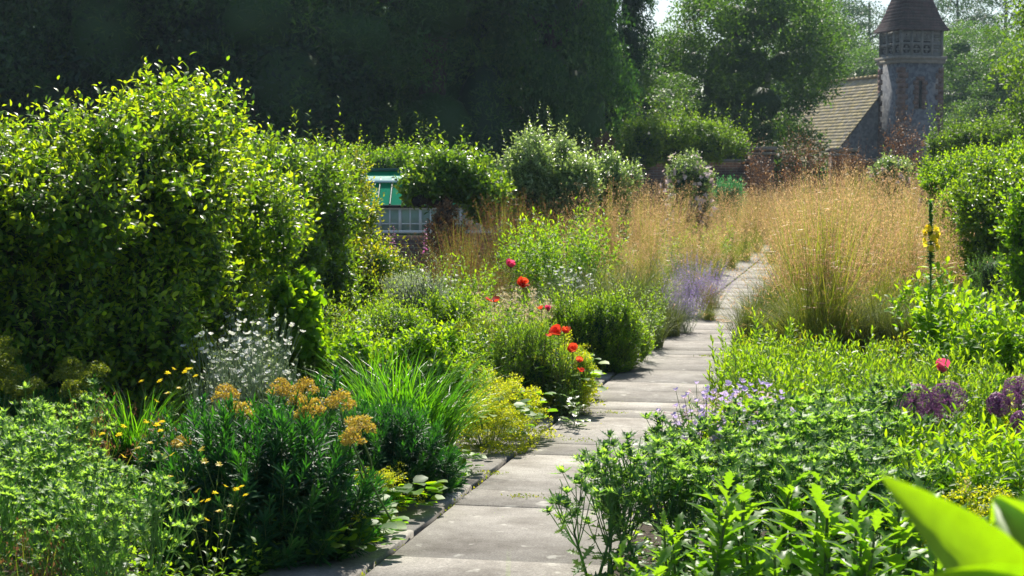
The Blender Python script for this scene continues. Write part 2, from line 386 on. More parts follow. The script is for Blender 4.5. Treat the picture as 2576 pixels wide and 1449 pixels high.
def sp_head(r=.06, n=420, mat=None, h=.5, seed=None):
    fl = MB(); st = MB(); c = np.array([0, 0, h])
    k = 26; d = rdir(k, -.2); cc = c + d * np.array([r, r, r * .95]) * .78
    for q in cc: ball_froth(fl, q, r * .32, n // k, r * .17, up=.2)
    tubes(st, np.stack([np.repeat([[0, 0, h * .2]], k, 0), np.repeat([c * .97], k, 0), cc], 1), .003, .0015)
    return [('flower_head', P(fl, 'flower_head', mat or M_euflo)), ('stem', P(st, 'stem', M_stem))]

def blades(mb, base, az, L, wd, lean0, droop, K=7, tint=None):
    N = len(base); t = np.linspace(0, 1, K); th = lean0[:, None] + droop[:, None] * t[None] ** 1.5
    dz = np.cos(th); dr = np.sin(th); st = (L / (K - 1))[:, None]
    z = np.concatenate([np.zeros((N, 1)), np.cumsum(dz[:, :-1] * st, 1)], 1); r = np.concatenate([np.zeros((N, 1)), np.cumsum(dr[:, :-1] * st, 1)], 1)
    e = np.stack([np.cos(az), np.sin(az), 0 * az], -1); s = np.stack([-np.sin(az), np.cos(az), 0 * az], -1)
    C = base[:, None] + r[..., None] * e[:, None] + z[..., None] * np.array([0, 0, 1.])
    wp = np.minimum(1, 1.15 * (1 - t ** 2.2)) * np.minimum(1, .5 + t * 3); hw = (wd[:, None] * wp[None])[..., None] / 2
    nn = np.stack([-np.cos(th)[..., None] * e[:, None] + np.sin(th)[..., None] * np.array([0, 0, 1.])], 0)[0]
    Vv = np.stack([C - hw * s[:, None] + nn * hw * .5, C, C + hw * s[:, None] + nn * hw * .5], 2).reshape(-1, 3)
    f = []
    for i in range(K - 1):
        a = 3 * i; f += [[a, a+1, a+4, a+3], [a+1, a+2, a+5, a+4]]
    Fq = (np.arange(N) * K * 3)[:, None, None] + np.array(f)[None]
    tt = U(0, 1, N) if tint is None else tint
    mb.add(Vv, Fq.reshape(-1, 4), np.repeat(tt, len(f)))
    return C
def sp_strap(n=170, L=.75, wd=.014, rad=.1, mat=None, droop=(.5, 1.5), bias=0.):
    mb = MB(); az = U(0, 2 * PI, n) if not bias else R.normal(bias, 1.1, n)
    blades(mb, disc(n, rad), az, U(.6, 1.1, n) * L, U(.7, 1.2, n) * wd, U(.05, .5, n), U(*droop, n))
    return [('foliage', P(mb, 'foliage', mat or M_strap))]

def sp_alch(rad=.25, h=.4, nfl=80, leafs=60, r=.045, mat=None, lf_mat=None):
    lf = MB(); fl = MB(); st = MB()
    b = disc(leafs, rad * .8); tip = b * 1.3; tip[:, 2] = U(.3, .8, leafs) * h
    place(lf, T_ROUND, tip, nrm(b / rad + disc(leafs, .6) + [0, 0, .1]), np.tile([0, 0, 1.], (leafs, 1)) + disc(leafs, .5), U(.05, .09, leafs))
    d = rdir(nfl, .1); c = d * np.array([rad, rad, h]) * U(.75, 1.05, nfl)[:, None]
    for q in c:
        for _ in range(5): ball_froth(fl, q + R.normal(0, r * .6, 3), r * .55, 24, .013)
    tubes(st, np.stack([c * [.2, .2, 0], c * [.6, .6, .6], c], 1), .0022, .001)
    return [('flowers', P(fl, 'flowers', mat or M_alch)), ('leaves', P(lf, 'leaves', lf_mat or M_lush)), ('stems', P(st, 'stems', M_stem))]

def sp_eryn(nst=5, h=.6, mats=(None, None), rad=.12, spread=.3):
    lf = MB(); hd = MB(); cn = MB(); st = MB()
    b = disc(nst, rad); d = upd(nst, spread); L = U(.72, 1., nst) * h
    tubes(st, curve(b, d, L * .8, 5, np.zeros((nst, 3))), .009, .005, sides=5)
    leafy(lf, None, b, d, L * .8, 8, T_LOBE, .13, .05, .75, 80, 60, taper=.45, ws=1.3, tvar=(.2, .6))
    tips = []; 
    for i in range(nst):
        m = 9; t = U(.45, .8, m); s = b[i] + d[i] * (L[i] * t)[:, None]
        dd = nrm(d[i] + disc(m, 1.) * .75); ll = U(.14, .26, m) * h / .6
        tubes(st, curve(s, dd, ll, 4, np.tile([0, 0, .25], (m, 1))), .0035, .0022, sides=4)
        e = s + (dd + [0, 0, .25]) * ll[:, None]; tips.append(e)
        # secondary fork
        m2 = 12; j = R.integers(0, m, m2); s2 = s[j] + (dd[j] * .6 + np.array([0, 0, .25]) * .36) * ll[j][:, None]
        d2 = nrm(dd[j] + disc(m2, 1.)); l2 = U(.08, .14, m2) * h / .6
        tubes(st, curve(s2, d2, l2, 3, np.tile([0, 0, .3], (m2, 1))), .0025, .0018)
        tips.append(s2 + (d2 + [0, 0, .3]) * l2[:, None])
        leafy(lf, None, s2 - d2 * .01, d2, .02, 4, T_BRACT, .055, 0, 1, 75, 60, ws=1.2)
    tips = np.concatenate(tips); n = len(tips)
    up = nrm(np.array([0, 0, 1.]) + disc(n, .35))
    # ruff of spiny bracts under each cone
    z3 = np.array([[0, 0, 1.]]); o3 = np.zeros((1, 3))
    leafy(hd, None, o3 - z3 * .004, z3, .008, 12, T_BRACT, .062, 0, 1, 80, 62, taper=.2, ws=1.1, tvar=(.3, .9))
    leafy(hd, None, o3 + z3 * .002, z3, .022, 26, T_DIA, .011, 0, 1, 60, 20, taper=.3, ws=.6, tvar=(.6, 1))
    tubes(hd, curve(o3, z3, np.full(1, .028), 4, o3), .011, .005, 0., sides=6)
    k = R.permutation(n)[:70]
    return [('leaves', P(lf, 'leaves', mats[0] or M_eryn)), ('flower_head', P(hd, 'flower_head', mats[1] or M_eryn), None, [(tips[i], up[i], U(.75, 1.2)) for i in k]), ('stems', P(st, 'stems', mats[0] or M_eryn, True))]

def sp_echinops(nst=3, h=.75, leaf=.24, mat=None, nl=16, T=T_LOBE, ws=1.15):
    lf = MB(); st = MB(); b = disc(nst, .1); d = upd(nst, .22); L = U(.75, 1., nst) * h
    leafy(lf, None, b, d, L, nl, T, leaf, .12, 1, 72, 22, taper=.5, ws=ws, tvar=(.2, .8), jit=.12)
    tubes(st, curve(b, d, L, 6, np.zeros((nst, 3))), .011, .005, sides=6)
    k = 9; leafy(lf, None, disc(k, .06), upd(k, 2.4), .03, 3, T, leaf * 1.15, .0, 1, 40, 30, taper=0, ws=ws)
    return [('leaves', P(lf, 'leaves', mat or M_lush)), ('stems', P(st, 'stems', M_stem, True))]

def sp_stipa(nst=110, h=1.85, rad=.12, spk=38, base_n=420, base_L=.7, lean=.5, gold=None, pan=.12, sw=.0045):
    gr = MB(); st = MB(); pn = MB()
    b = disc(nst, rad); az = U(0, 2 * PI, nst); L = U(.78, 1.05, nst) * h
    K = 9; C = blades(st, b, az, L, np.full(nst, sw), np.abs(R.normal(0, lean * .6, nst)), U(.02, .4, nst), K)
    n = nst * spk; i = np.repeat(np.arange(nst), spk); t = 1 - U(0, 1, n) ** .9 * .55
    f = t * (K - 1); k0 = np.minimum(f.astype(int), K - 2); fr = (f - k0)[:, None]
    p = C[i, k0] * (1 - fr) + C[i, k0 + 1] * fr
    off = rdir(n) * (pan * (1.1 - t) / .5 * U(.3, 1.1, n) + .012)[:, None]; off[:, 2] = -np.abs(off[:, 2]) * .5
    q = p + off
    ax = nrm(off * .3 + np.array([0, 0, -.08]) + rdir(n) * .04)
    place(pn, T_DIA, q, ax, rdir(n), U(.012, .022, n), .75)
    m = n // 3; place(pn, T_LIN, p[:m], off[:m] + 1e-5, rdir(m), np.linalg.norm(off[:m], axis=1) + .001, .12)
    # awns
    m = n // 2; place(pn, T_LIN, q[:m], ax[:m] + rdir(m) * .3, rdir(m), U(.03, .06, m), .18)
    blades(gr, disc(base_n, rad * 1.3), U(0, 2 * PI, base_n), U(.6, 1.2, base_n) * base_L, np.full(base_n, .0045), U(.05, .8, base_n), U(.5, 1.8, base_n), 7)
    return [('panicles', P(pn, 'panicles', gold or M_gold)), ('stems', P(st, 'stems', M_gstem)), ('leaves', P(gr, 'leaves', M_gstem))]

def petals(mb, c, up, r, n=5, open_=65, T=T_PETAL, ws=1.0, tint=None, layers=1):
    N = len(c)
    for l in range(layers):
        leafy(mb, None, c, up, .004, n, T, r * (1 - .15 * l), 0, 1, open_ - 18 * l, open_ - 18 * l, taper=0, ws=ws, jit=.05, tvar=tint)

def sp_geran(rad=.3, h=.45, nf=80):
    lf = MB(); fl = MB(); st = MB(); sp = MB()
    m = 230; d = rdir(m, .05); tip = d * np.array([rad, rad, h * .85]) * U(.5, 1., m)[:, None]
    place(lf, T_LOBE, tip, nrm(d + disc(m, .7)), np.array([0, 0, 1.]) + disc(m, .6), U(.05, .09, m), 1.6)
    d = rdir(nf, .25); c = d * np.array([rad, rad, h]) * U(.9, 1.12, nf)[:, None]
    ups = nrm(d + [0, -.3, .8] + rdir(nf) * .5); petals(fl, np.zeros((1, 3)), np.array([[0, 0, 1.]]), .0155, 5, 68)
    n2 = nf * 5; d = rdir(n2, .1); c2 = d * np.array([rad, rad, h]) * U(.8, 1.08, n2)[:, None]
    place(sp, T_SMALL, c2, rdir(n2, -.3), rdir(n2), U(.012, .022, n2))
    tubes(st, np.stack([c * [.3, .3, 0], c * [.6, .6, .6], c], 1), .002, .001)
    return [('flower', P(fl, 'flower', M_lilac), None, [(c[i], ups[i], U(.8, 1.2)) for i in range(nf)]), ('spent_buds', P(sp, 'spent_buds', M_rose)), ('leaves', P(lf, 'leaves', M_aster)), ('stems', P(st, 'stems', M_stem))]

def sp_nepeta(nst=130, h=.75, rad=.16, lean=.6):
    fl = MB(); st = MB(); lf = MB(); b = disc(nst, rad); d = upd(nst, lean); L = U(.7, 1.05, nst) * h
    leafy(lf, st, b, d, L, 14, T_SMALL, .022, .05, .6, 70, 40, bend=[0, 0, .1], taper=.2, sr=.0018)
    leafy(fl, None, b, d, L, 44, T_SMALL, .016, .5, 1, 75, 35, bend=[0, 0, .1], taper=.4, ws=1.2, jit=.25)
    return [('flower_spikes', P(fl, 'flower_spikes', M_nep)), ('leaves', P(lf, 'leaves', M_silver)), ('stems', P(st, 'stems', M_stemp))]

def sp_allium(h=.5, r=.095):
    fl = MB(); st = MB(); c = np.array([0, 0, h]); n = 150
    d = rdir(n); tips = c + d * r * U(.85, 1.0, n)[:, None]
    petals(fl, tips, d, .02, 6, 75, T_DIA, .45)
    tubes(fl, np.stack([np.repeat([c], n, 0), tips], 1), .0009, .0007)
    tubes(st, np.array([[[0, 0, 0], [.01, 0, h * .5], [0, 0, h]]]), .007, .005, sides=6)
    return [('flower_head', P(fl, 'flower_head', M_allium)), ('stem', P(st, 'stem', M_stem))]

def sp_poppy(h=.7, r=.045, mat=None, layers=2, openness=60, tilt=(0, -.3)):
    fl = MB(); st = MB(); ey = MB(); lf = MB()
    top = np.array([[.03, 0, h]]); up = nrm(np.array([[tilt[0], tilt[1], 1.]]))
    pl = leafT([(.2, .25), (.5, .5), (.8, .52), (.97, .3)], .1, -.4, .05)
    petals(fl, top, up, r, 4, openness, pl, 1.0, layers=layers)
    tubes(st, np.array([[[0, 0, 0], [.04, 0, h * .5], top[0]]]), .003, .002)
    tubes(ey, np.array([[top[0], top[0] + up[0] * .012]]), r * .16, r * .2, sides=7)
    k = 30; d = rdir(k, .2); place(ey, T_DIA, top + up * .006 + d * r * .12, d, rdir(k), r * .18, .4)
    leafy(lf, None, np.zeros((1, 3)), [[.05, 0, 1]], h * .45, 9, T_LOBE, .11, .05, 1, 70, 50, ws=1.1)
    return [('petals', P(fl, 'petals', mat or M_red)), ('seed_centre', P(ey, 'seed_centre', M_dkseed)), ('stem', P(st, 'stem', M_stem)), ('leaves', P(lf, 'leaves', M_shrub))]

def sp_lychnis(nst=26, h=.75, rad=.16):
    st = MB(); fl = MB(); lf = MB(); b = disc(nst, rad); d = upd(nst, .25); L = U(.7, 1.05, nst) * h
    leafy(lf, st, b, d, L, 10, T_LANCE, .055, .02, .75, 55, 30, taper=.5, sr=.0028)
    tips = []
    for i in range(nst):
        m = 6; s = b[i] + d[i] * (L[i] * U(.5, .85, m))[:, None]; dd = nrm(d[i] + disc(m, .7)); ll = U(.08, .2, m)
        tubes(st, curve(s, dd, ll, 3, np.tile([0, 0, .2], (m, 1))), .0017, .0012); tips.append(s + (dd + [0, 0, .2]) * ll[:, None])
    tips = np.concatenate(tips); k = R.random(len(tips)) < .34; leafy(lf, None, tips, upd(len(tips)), .012, 3, T_SMALL, .018, 0, 1, 30, 20)
    kt = tips[k]; ups = nrm(upd(len(kt), 1.) + [0, -.3, 0]); petals(fl, np.zeros((1, 3)), np.array([[0, 0, 1.]]), .016, 5, 78, ws=1.15)
    return [('flower', P(fl, 'flower', M_white), None, [(kt[i], ups[i], U(.8, 1.2)) for i in range(len(kt))]), ('stems', P(st, 'stems', M_silver)), ('leaves', P(lf, 'leaves', M_silver))]

def sp_seedheads(nst=16, h=.75, rad=.22):
    st = MB(); fl = MB(); lf = MB(); b = disc(nst, rad); d = upd(nst, .2); L = U(.6, 1.05, nst) * h
    leafy(lf, st, b, d, L * .8, 12, T_ROUND, .05, .1, 1, 70, 40, taper=.3)
    for i in range(nst):
        m = 7; s = b[i] + d[i] * (L[i] * np.linspace(.55, 1, m))[:, None] + disc(m, .02)
        for q in s: ball_froth(fl, q, .016, 12, .02, T_SMALL)
    return [('dry_flowers', P(fl, 'dry_flowers', M_cream)), ('leaves', P(lf, 'leaves', M_lush)), ('stems', P(st, 'stems', M_stem))]

def sp_daisy(nst=7, h=.55, mat=None):
    st = MB(); fl = MB(); lf = MB(); b = disc(nst, .06); d = upd(nst, .35); L = U(.6, 1, nst) * h
    leafy(lf, st, b, d, L, 7, T_LANCE, .05, .1, .8, 60, 40, ws=.8); tips = b + d * L[:, None]
    petals(fl, np.zeros((1, 3)), np.array([[0, 0, 1.]]), .017, 9, 70, T_SMALL, 1)
    s2 = b + d * L[:, None] * .75; d2 = nrm(d + disc(nst, .8)); tubes(st, curve(s2, d2, np.full(nst, .12), 3, np.zeros((nst, 3))), .0015, .001)
    ft = np.concatenate([tips, s2 + d2 * .12]); ups = nrm(upd(2 * nst, .6) + [0, -.2, 0])
    return [('flower', P(fl, 'flower', mat or M_yel), None, [(ft[i], ups[i], U(.75, 1.15)) for i in range(2 * nst)]), ('leaves', P(lf, 'leaves', M_aster)), ('stems', P(st, 'stems', M_stem))]

# shrubs and trees: shoots or leaf clumps over a surface of merged blobs
def surf_pts(blobs, n, noise=.1, zmin=.05, back=1.0, inner=.0):
    C = np.array([b[0] for b in blobs], float); Q = np.array([np.broadcast_to(b[1], 3) for b in blobs], float)
    ar = (Q[:, 0] * Q[:, 1] * Q[:, 2]) ** (2 / 3); outp = []; outn = []; got = 0
    while got < n:
        i = R.choice(len(C), n, p=ar / ar.sum()); d = rdir(n)
        f = 1 + noise * np.sin(d[:, 0] * 5 + i) * np.cos(d[:, 1] * 7 + i * 2) + R.normal(0, noise * .5, n) - inner * U(0, 1, n)
        p = C[i] + d * Q[i] * f[:, None]; ok = p[:, 2] > zmin
        for k in range(len(C)):
            e = np.linalg.norm((p - C[k]) / Q[k], axis=1); ok &= ~((e < .86) & (i != k))
        ok &= ~((d[:, 1] > .35) & (R.random(n) > back))
        outp.append(p[ok]); outn.append(nrm(d[ok] / Q[i][ok])); got += ok.sum()
        if ok.sum() == 0: break
    return np.concatenate(outp)[:n], np.concatenate(outn)[:n]
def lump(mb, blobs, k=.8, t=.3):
    """solid core added to keep the inside of a shrub or crown dark"""
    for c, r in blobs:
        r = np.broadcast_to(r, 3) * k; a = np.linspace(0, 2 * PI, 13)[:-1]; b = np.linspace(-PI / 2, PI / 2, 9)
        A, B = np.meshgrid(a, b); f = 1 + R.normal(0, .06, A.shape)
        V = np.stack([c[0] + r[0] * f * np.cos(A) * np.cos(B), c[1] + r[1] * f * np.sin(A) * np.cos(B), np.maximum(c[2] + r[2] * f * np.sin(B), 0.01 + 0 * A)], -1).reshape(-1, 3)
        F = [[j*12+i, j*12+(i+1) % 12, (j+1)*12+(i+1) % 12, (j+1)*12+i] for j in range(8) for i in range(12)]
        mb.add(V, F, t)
def shrub(name, label, cat, blobs, nsh, L=.2, nl=8, leaf=.06, T=T_OVAL, mat=None, noise=.1, up=.6, ws=1., back=.6, tall=0, core=None, group=None, lumps=.72, extra=None, a0=60, a1=30, tvar=(.2, .8), trunk=None, tallL=2.2, rough=16):
    base = np.array([np.mean([b[0][0] for b in blobs]), np.mean([b[0][1] for b in blobs]), 0.])
    bl = []; mains = []
    if not trunk:                           # clothe the plant down to the soil
        low = []
        for c_, r_ in blobs:
            z = c_[2] - r_[2] * .75; q = np.array(r_) * .82
            while z > .1:
                zz = min(r_[2], max(q[2], .3)); low.append((np.array([c_[0], c_[1], max(z - zz * .3, 0.)]), np.array([q[0], q[1], zz]))); z -= zz * 1.1; q = q * .93
        nsh = int(nsh * (1 + .35 * len(low) / len(blobs))); blobs = list(blobs) + low
    for b in blobs:
        c_ = np.array(b[0], float) - base; r_ = np.array(b[1], float)
        mains.append((c_, r_ * .8))
        if rough:
            bl.append((c_, r_ * .72))
            for d_ in rdir(rough, -.4): bl.append((c_ + d_ * r_ * U(.55, 1.05), np.full(3, r_.mean()) * U(.12, .46)))
        else: bl.append((c_, r_))
    lf = MB(); st = MB(); co = MB()
    p, n_ = surf_pts(bl, nsh, noise, back=back)
    d = nrm(n_ + np.array([0, 0, up]) + rdir(len(p)) * .6); ll = U(.5, 1.2, len(p)) * L * (1 + (R.random(len(p)) < .12) * U(.3, 1.1, len(p)))
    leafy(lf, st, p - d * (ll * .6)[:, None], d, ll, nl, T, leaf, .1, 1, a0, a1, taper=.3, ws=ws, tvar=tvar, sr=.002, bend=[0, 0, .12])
    if tall:
        k = np.where(n_[:, 2] > .45)[0]; k = R.choice(k, min(tall, len(k)), replace=False); d = nrm(np.array([0, 0, 1.]) + disc(len(k), .35))
        leafy(lf, st, p[k], d, U(.6, 1.2, len(k)) * L * tallL, nl + 4, T, leaf * .9, .1, 1, 65, 30, taper=.4, ws=ws, tvar=(.4, 1), sr=.003)
    parts = [('foliage', P(lf, 'foliage', mat)), ('twigs', P(st, 'twigs', M_twig))]
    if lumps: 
        lump(co, mains, lumps); parts.append(('shade_core', P(co, 'shade_core', core or M_dark)))  # solid core added for a dark interior, dark leaf colour unless core is given
    if trunk:
        tk = MB(); tubes(tk, np.array([[np.array(q, float) - base for q in trunk[0]]]), trunk[1], trunk[2], sides=9)
        parts.append(('trunk', P(tk, 'trunk', M_bark, True)))
    if extra: parts += extra(bl)
    return spawn(parts, name, label, cat, group, base)

def crown_mesh(blobs, nclump, cr, nleaf, leaf, mat, T=T_DIA, noise=.12, back=.35, flat=.75, lumps=.8, zmin=.5):
    lf = MB(); p, n_ = surf_pts(blobs, nclump, noise, zmin=zmin, back=back, inner=.12)
    N = len(p); rr = U(.6, 1.3, N) * cr; d = rdir(N * nleaf, -.5).reshape(N, nleaf, 3)
    q = p[:, None] + d * rr[:, None, None] * (U(.5, 1.05, (N, nleaf, 1))) * np.array([1, 1, flat])
    tn = np.clip(U(0, 1, (N, 1)) * .8 + U(0, .2, (N, nleaf)), 0, 1)
    place(lf, T, q.reshape(-1, 3), nrm(d.reshape(-1, 3) + rdir(N * nleaf)), nrm(d.reshape(-1, 3) + rdir(N * nleaf) * .7 + [0, 0, .3]), U(.7, 1.3, N * nleaf) * leaf, 1, tn.ravel())
    if lumps: lump(lf, blobs, lumps, .3)
    return lf.mesh('crown', mat)
def trunk_mesh(h, r, limbs=9, spread=2., z0=.25, lean=(0, 0), mat=None):
    mb = MB(); top = np.array([lean[0], lean[1], h])
    K = 9; t = np.linspace(0, 1, K)[:, None]; ctr = t * top + np.c_[R.normal(0, r * .25, K), R.normal(0, r * .25, K), np.zeros(K)] * t
    tubes(mb, ctr[None], r, r * .3, sides=10)
    tt = U(z0, .95, limbs); s = tt[:, None] * top; d = disc(limbs, 1); d = nrm(d) ; d[:, 2] = U(.2, .9, limbs)
    tubes(mb, curve(s, nrm(d), spread * U(.6, 1.2, limbs) * (1.2 - tt), 5, np.tile([0, 0, .15], (limbs, 1))), r * .35, r * .08, sides=6)
    return mb.mesh('trunk', mat or M_bark, True)
def tree(name, label, px, Y, crownm, trunkm, rz=0, sc=1, group=None, z=0):
    zg = max(0, (Y - 48) * .02); rz = (rz % 1.2) - .6
    return spawn([('trunk', trunkm), ('crown', crownm)], name, label, 'tree', group, (X(px, Y), Y, zg + z), rz, sc)
#BODY
ORD = ['first', 'second', 'third', 'fourth', 'fifth', 'sixth', 'seventh', 'eighth', 'ninth', 'tenth', 'eleventh', 'twelfth']
def rowlab(pts, base):
    """one label per plant: which row back from the viewer and which from the left"""
    pts = list(pts); idx = sorted(range(len(pts)), key=lambda i: pts[i][1]); rows = []
    per = 8 if len(pts) > 30 else 5
    for k in range(0, len(idx), per): rows.append(sorted(idx[k:k + per], key=lambda i: pts[i][0]))
    out = [''] * len(pts)
    for a, rw in enumerate(rows):
        for b, i in enumerate(rw): out[i] = base + ', ' + ORD[b] + ' from left, ' + ('front' if a == 0 else ORD[a] if a < 12 else 'rearmost') + ' row'
    return out
# ================================================================== BACKGROUND TREES
def conifer_blobs(h, r, n=9, sway=.5):
    out = []
    for i in range(n):
        z = h * (i + .55) / n; rr = r * (1 - .75 * (i / n) ** 1.6) * U(.85, 1.15)
        out.append((np.array([U(-sway, sway), U(-sway, sway), z]), np.array([rr, rr, h / n * 1.05])))
        for _ in range(5):
            a = U(0, 6.28); q = rr * U(.75, 1.05); out.append((np.array([q * math.cos(a), q * math.sin(a), z + U(-.8, .8)]), np.array([rr * .38, rr * .38, rr * U(.22, .5)])))
    return out
def round_blobs(h, r, n=12, z0=.25, seedz=.5):
    out = [(np.array([0, 0, h * .55]), np.array([r * .75, r * .75, h * .38]))]
    for i in range(n):
        a = U(0, 2 * PI); z = U(z0, .85) * h; q = r * .62 * math.sqrt(max(.1, 1 - ((z / h - .5) / .55) ** 2))
        out.append((np.array([q * math.cos(a), q * math.sin(a), z]), np.array([r * .42, r * .42, r * .36]) * U(.8, 1.2)))
    return out
M_cyp = ramp_mat('leaf_cypress', [(.025,.07,.024),(.055,.125,.034),(.1,.18,.045)], .3, .6, (1.8,2.3,.6), .25)
CY = [crown_mesh(conifer_blobs(17, 4.6), 760, .8, 80, .2, M_dark, T_SMALL, zmin=.4, back=.1, lumps=.5),
      crown_mesh(conifer_blobs(18, 5.2, 7, 1.0), 760, .9, 80, .2, M_dark, T_SMALL, zmin=.4, back=.1, lumps=.5),
      crown_mesh(round_blobs(18, 6.2, 16, .12), 760, 1., 80, .2, M_dark, T_DIA, zmin=.8, back=.1, lumps=.5)]
CY.append(crown_mesh(conifer_blobs(17, 4.8, 8, .8), 760, .7, 80, .18, M_cyp, T_LIN, zmin=.4, back=.1, lumps=.5)); CY.append(crown_mesh(round_blobs(18, 5.6, 22, .12), 700, .9, 80, .2, M_cyp, T_SMALL, zmin=.8, back=.1, lumps=.5))
TK = trunk_mesh(15, .45, 12, 4.); TK2 = trunk_mesh(14, .6, 10, 4.5, lean=(1.2, 0))
G1 = 'dark trees closing the garden on the left'
for px, Y, k, rz, sc, lab in [
    (-60, 52, 4, .3, 1.0, 'very dark tree at the far left end of the tree belt, cut by the frame'),
    (150, 55, 0, 1.2, 1.1, 'dark evergreen rising behind the left end of the big hedge'),
    (420, 54, 1, 2.2, 1.1, 'dark evergreen straight behind the tallest shoots of the big hedge'),
    (690, 53, 3, 4.0, 1.15, 'dark feathery evergreen behind the right shoulder of the big hedge'),
    (845, 57, 3, 5.5, .82, 'dark green evergreen above the green roofed frame, left of the gap in the trees'),
    (1235, 58, 2, .6, (.66, .66, 1.1), 'broad black-green tree behind the thatched roof'),
    (1385, 55, 4, 3.1, (.6, .6, 1.), 'dark drooping evergreen between thatched roof and round green tree'),
    (1500, 62, 0, 2.0, (.48, .48, .72), 'dark narrow evergreen just left of the patch of white sky')]:
    tree('evergreen_tree', lab, px, Y, CY[k], TK2 if k == 2 else TK, rz, sc, G1)
for px, Y, k, rz, sc, lab in [(20, 78, 2, 1, 1.2, 'far dark tree filling in behind the left edge of the belt'), (560, 76, 2, 2, 1.25, 'far dark tree filling in behind the feathery evergreens'),
    (1110, 86, 2, 4, (.6, .6, 1.1), 'far dark tree seen through the gap beside the leaning trunk'), (1290, 84, 2, 5, (.7, .7, 1.05), 'far dark tree filling in behind the drooping evergreen')]:
    tree('evergreen_tree', lab, px, Y, CY[k], TK2, rz, sc, 'second row of dark trees')
# bare leaning trunk in the gap, with the sunlit tree behind it
tk = MB(); tubes(tk, np.array([[[0, 0, 0], [.15, 0, 2], [.5, .1, 4], [.8, 0, 7], [1.0, 0, 12]]]), .55, .3, sides=10)
tubes(tk, np.array([[[.7, 0, 6.2], [-.1, 0, 6.9], [-1.6, .1, 7.1], [-2.6, 0, 7.9]], [[.8, 0, 7], [1.8, 0, 7.8], [3, 0, 8.2], [4, 0, 9]]]), .16, .07, sides=7)
cl = crown_mesh([(np.array([1.5, .5, 13.]), np.array([4., 3., 3.])), (np.array([2.6, .5, 8.]), np.array([1.8, 1.5, 1.5])), (np.array([1.4, 1.5, 3.]), np.array([1.2, 1.2, 2.5]))], 260, .8, 50, .18, M_dark, zmin=6)
tree('leaning_tree', 'dark bare trunk leaning in the gap between the evergreens', 1050, 52, cl, tk.mesh('trunk', M_bark, True))
RT = [crown_mesh(round_blobs(9.2, 3.9, 18, .1), 760, .6, 84, .13, M_tree, T_SMALL, zmin=.3, back=.6, lumps=.42),
      crown_mesh(round_blobs(11, 4.2, 16, .1), 700, .66, 80, .14, M_tree, T_SMALL, zmin=.3, back=.6, lumps=.4)]
TS = trunk_mesh(7.5, .3, 10, 2.4)
tree('broadleaf_tree', 'sunlit tree glimpsed through the gap beside the leaning trunk', 965, 64, RT[1], TS, 1, (.55, .55, .95))
tree('broadleaf_tree', 'large round dark green tree left of the church', 1850, 66, RT[0], TS, .4, (1.05, 1.05, 1.03))
tree('broadleaf_tree', 'pale sunlit shoulder tree between the evergreens and the large round tree', 1655, 68, RT[1], TS, 2.4, (.66, .66, .68))
tree('broadleaf_tree', 'dark lower tree filling in behind the dried brown cone shrub', 1560, 60, RT[1], TS, 5.4, (.7, .7, .5))
tree('broadleaf_tree', 'rounded green tree just behind the church roof ridge', 2090, 116, RT[0], TS, 1.9, (1.15, 1.15, .98))
tree('broadleaf_tree', 'tall tree behind the top of the large round tree', 1990, 122, RT[1], TS, 3.5, (1.2, 1.2, 1.3))
tree('broadleaf_tree', 'dark tree immediately right of the church tower', 2445, 104, RT[1], TS, 4.4, (1.1, 1.1, .95))
tree('broadleaf_tree', 'dark low tree between church tower and sunlit lime tree', 2560, 98, RT[0], TS, .9, (1., 1., .9))
tree('broadleaf_tree', 'hazy tree low behind the nave roof, left of the tower', 2180, 128, RT[0], TS, 2.9, (1.2, 1.2, .8))
M_far = ramp_mat('leaf_far', [(.02,.05,.022),(.04,.085,.03),(.065,.12,.04)], .3, .5, (1.8,2.,.6))
OP = crown_mesh(round_blobs(15, 5, 20, .15), 560, .7, 54, .18, M_far, T_SMALL, zmin=3, back=.8, lumps=0)
TO = trunk_mesh(14, .3, 14, 4.5)
for px, Y, rz, sc, lab in [(2075, 150, 0, 1.15, 'tall open tree with sky showing through, left of the tower roof'), (2180, 156, 2, 1.1, 'tall open tree with sky showing through, close against the tower roof'),
    (2400, 150, 4, 1.1, 'tall open tree with sky showing through, right of the tower roof'), (2520, 145, 5, 1.1, 'tall open tree at the top right behind the lime tree'), (2290, 165, 1, 1.0, 'tall open tree standing directly behind the tower')]:
    tree('broadleaf_tree', lab, px, Y, OP, TO, rz, sc, 'open trees beyond the church')
LT = crown_mesh(round_blobs(8.5, 2.6, 20, .12), 620, .42, 60, .10, M_rtree, T_OVAL, zmin=1, back=.5, lumps=.66)
tree('lime_tree', 'bright yellow-green tree cut by the right edge of the frame', 2720, 44, LT, trunk_mesh(7, .2, 10, 2), .5, 1.0)

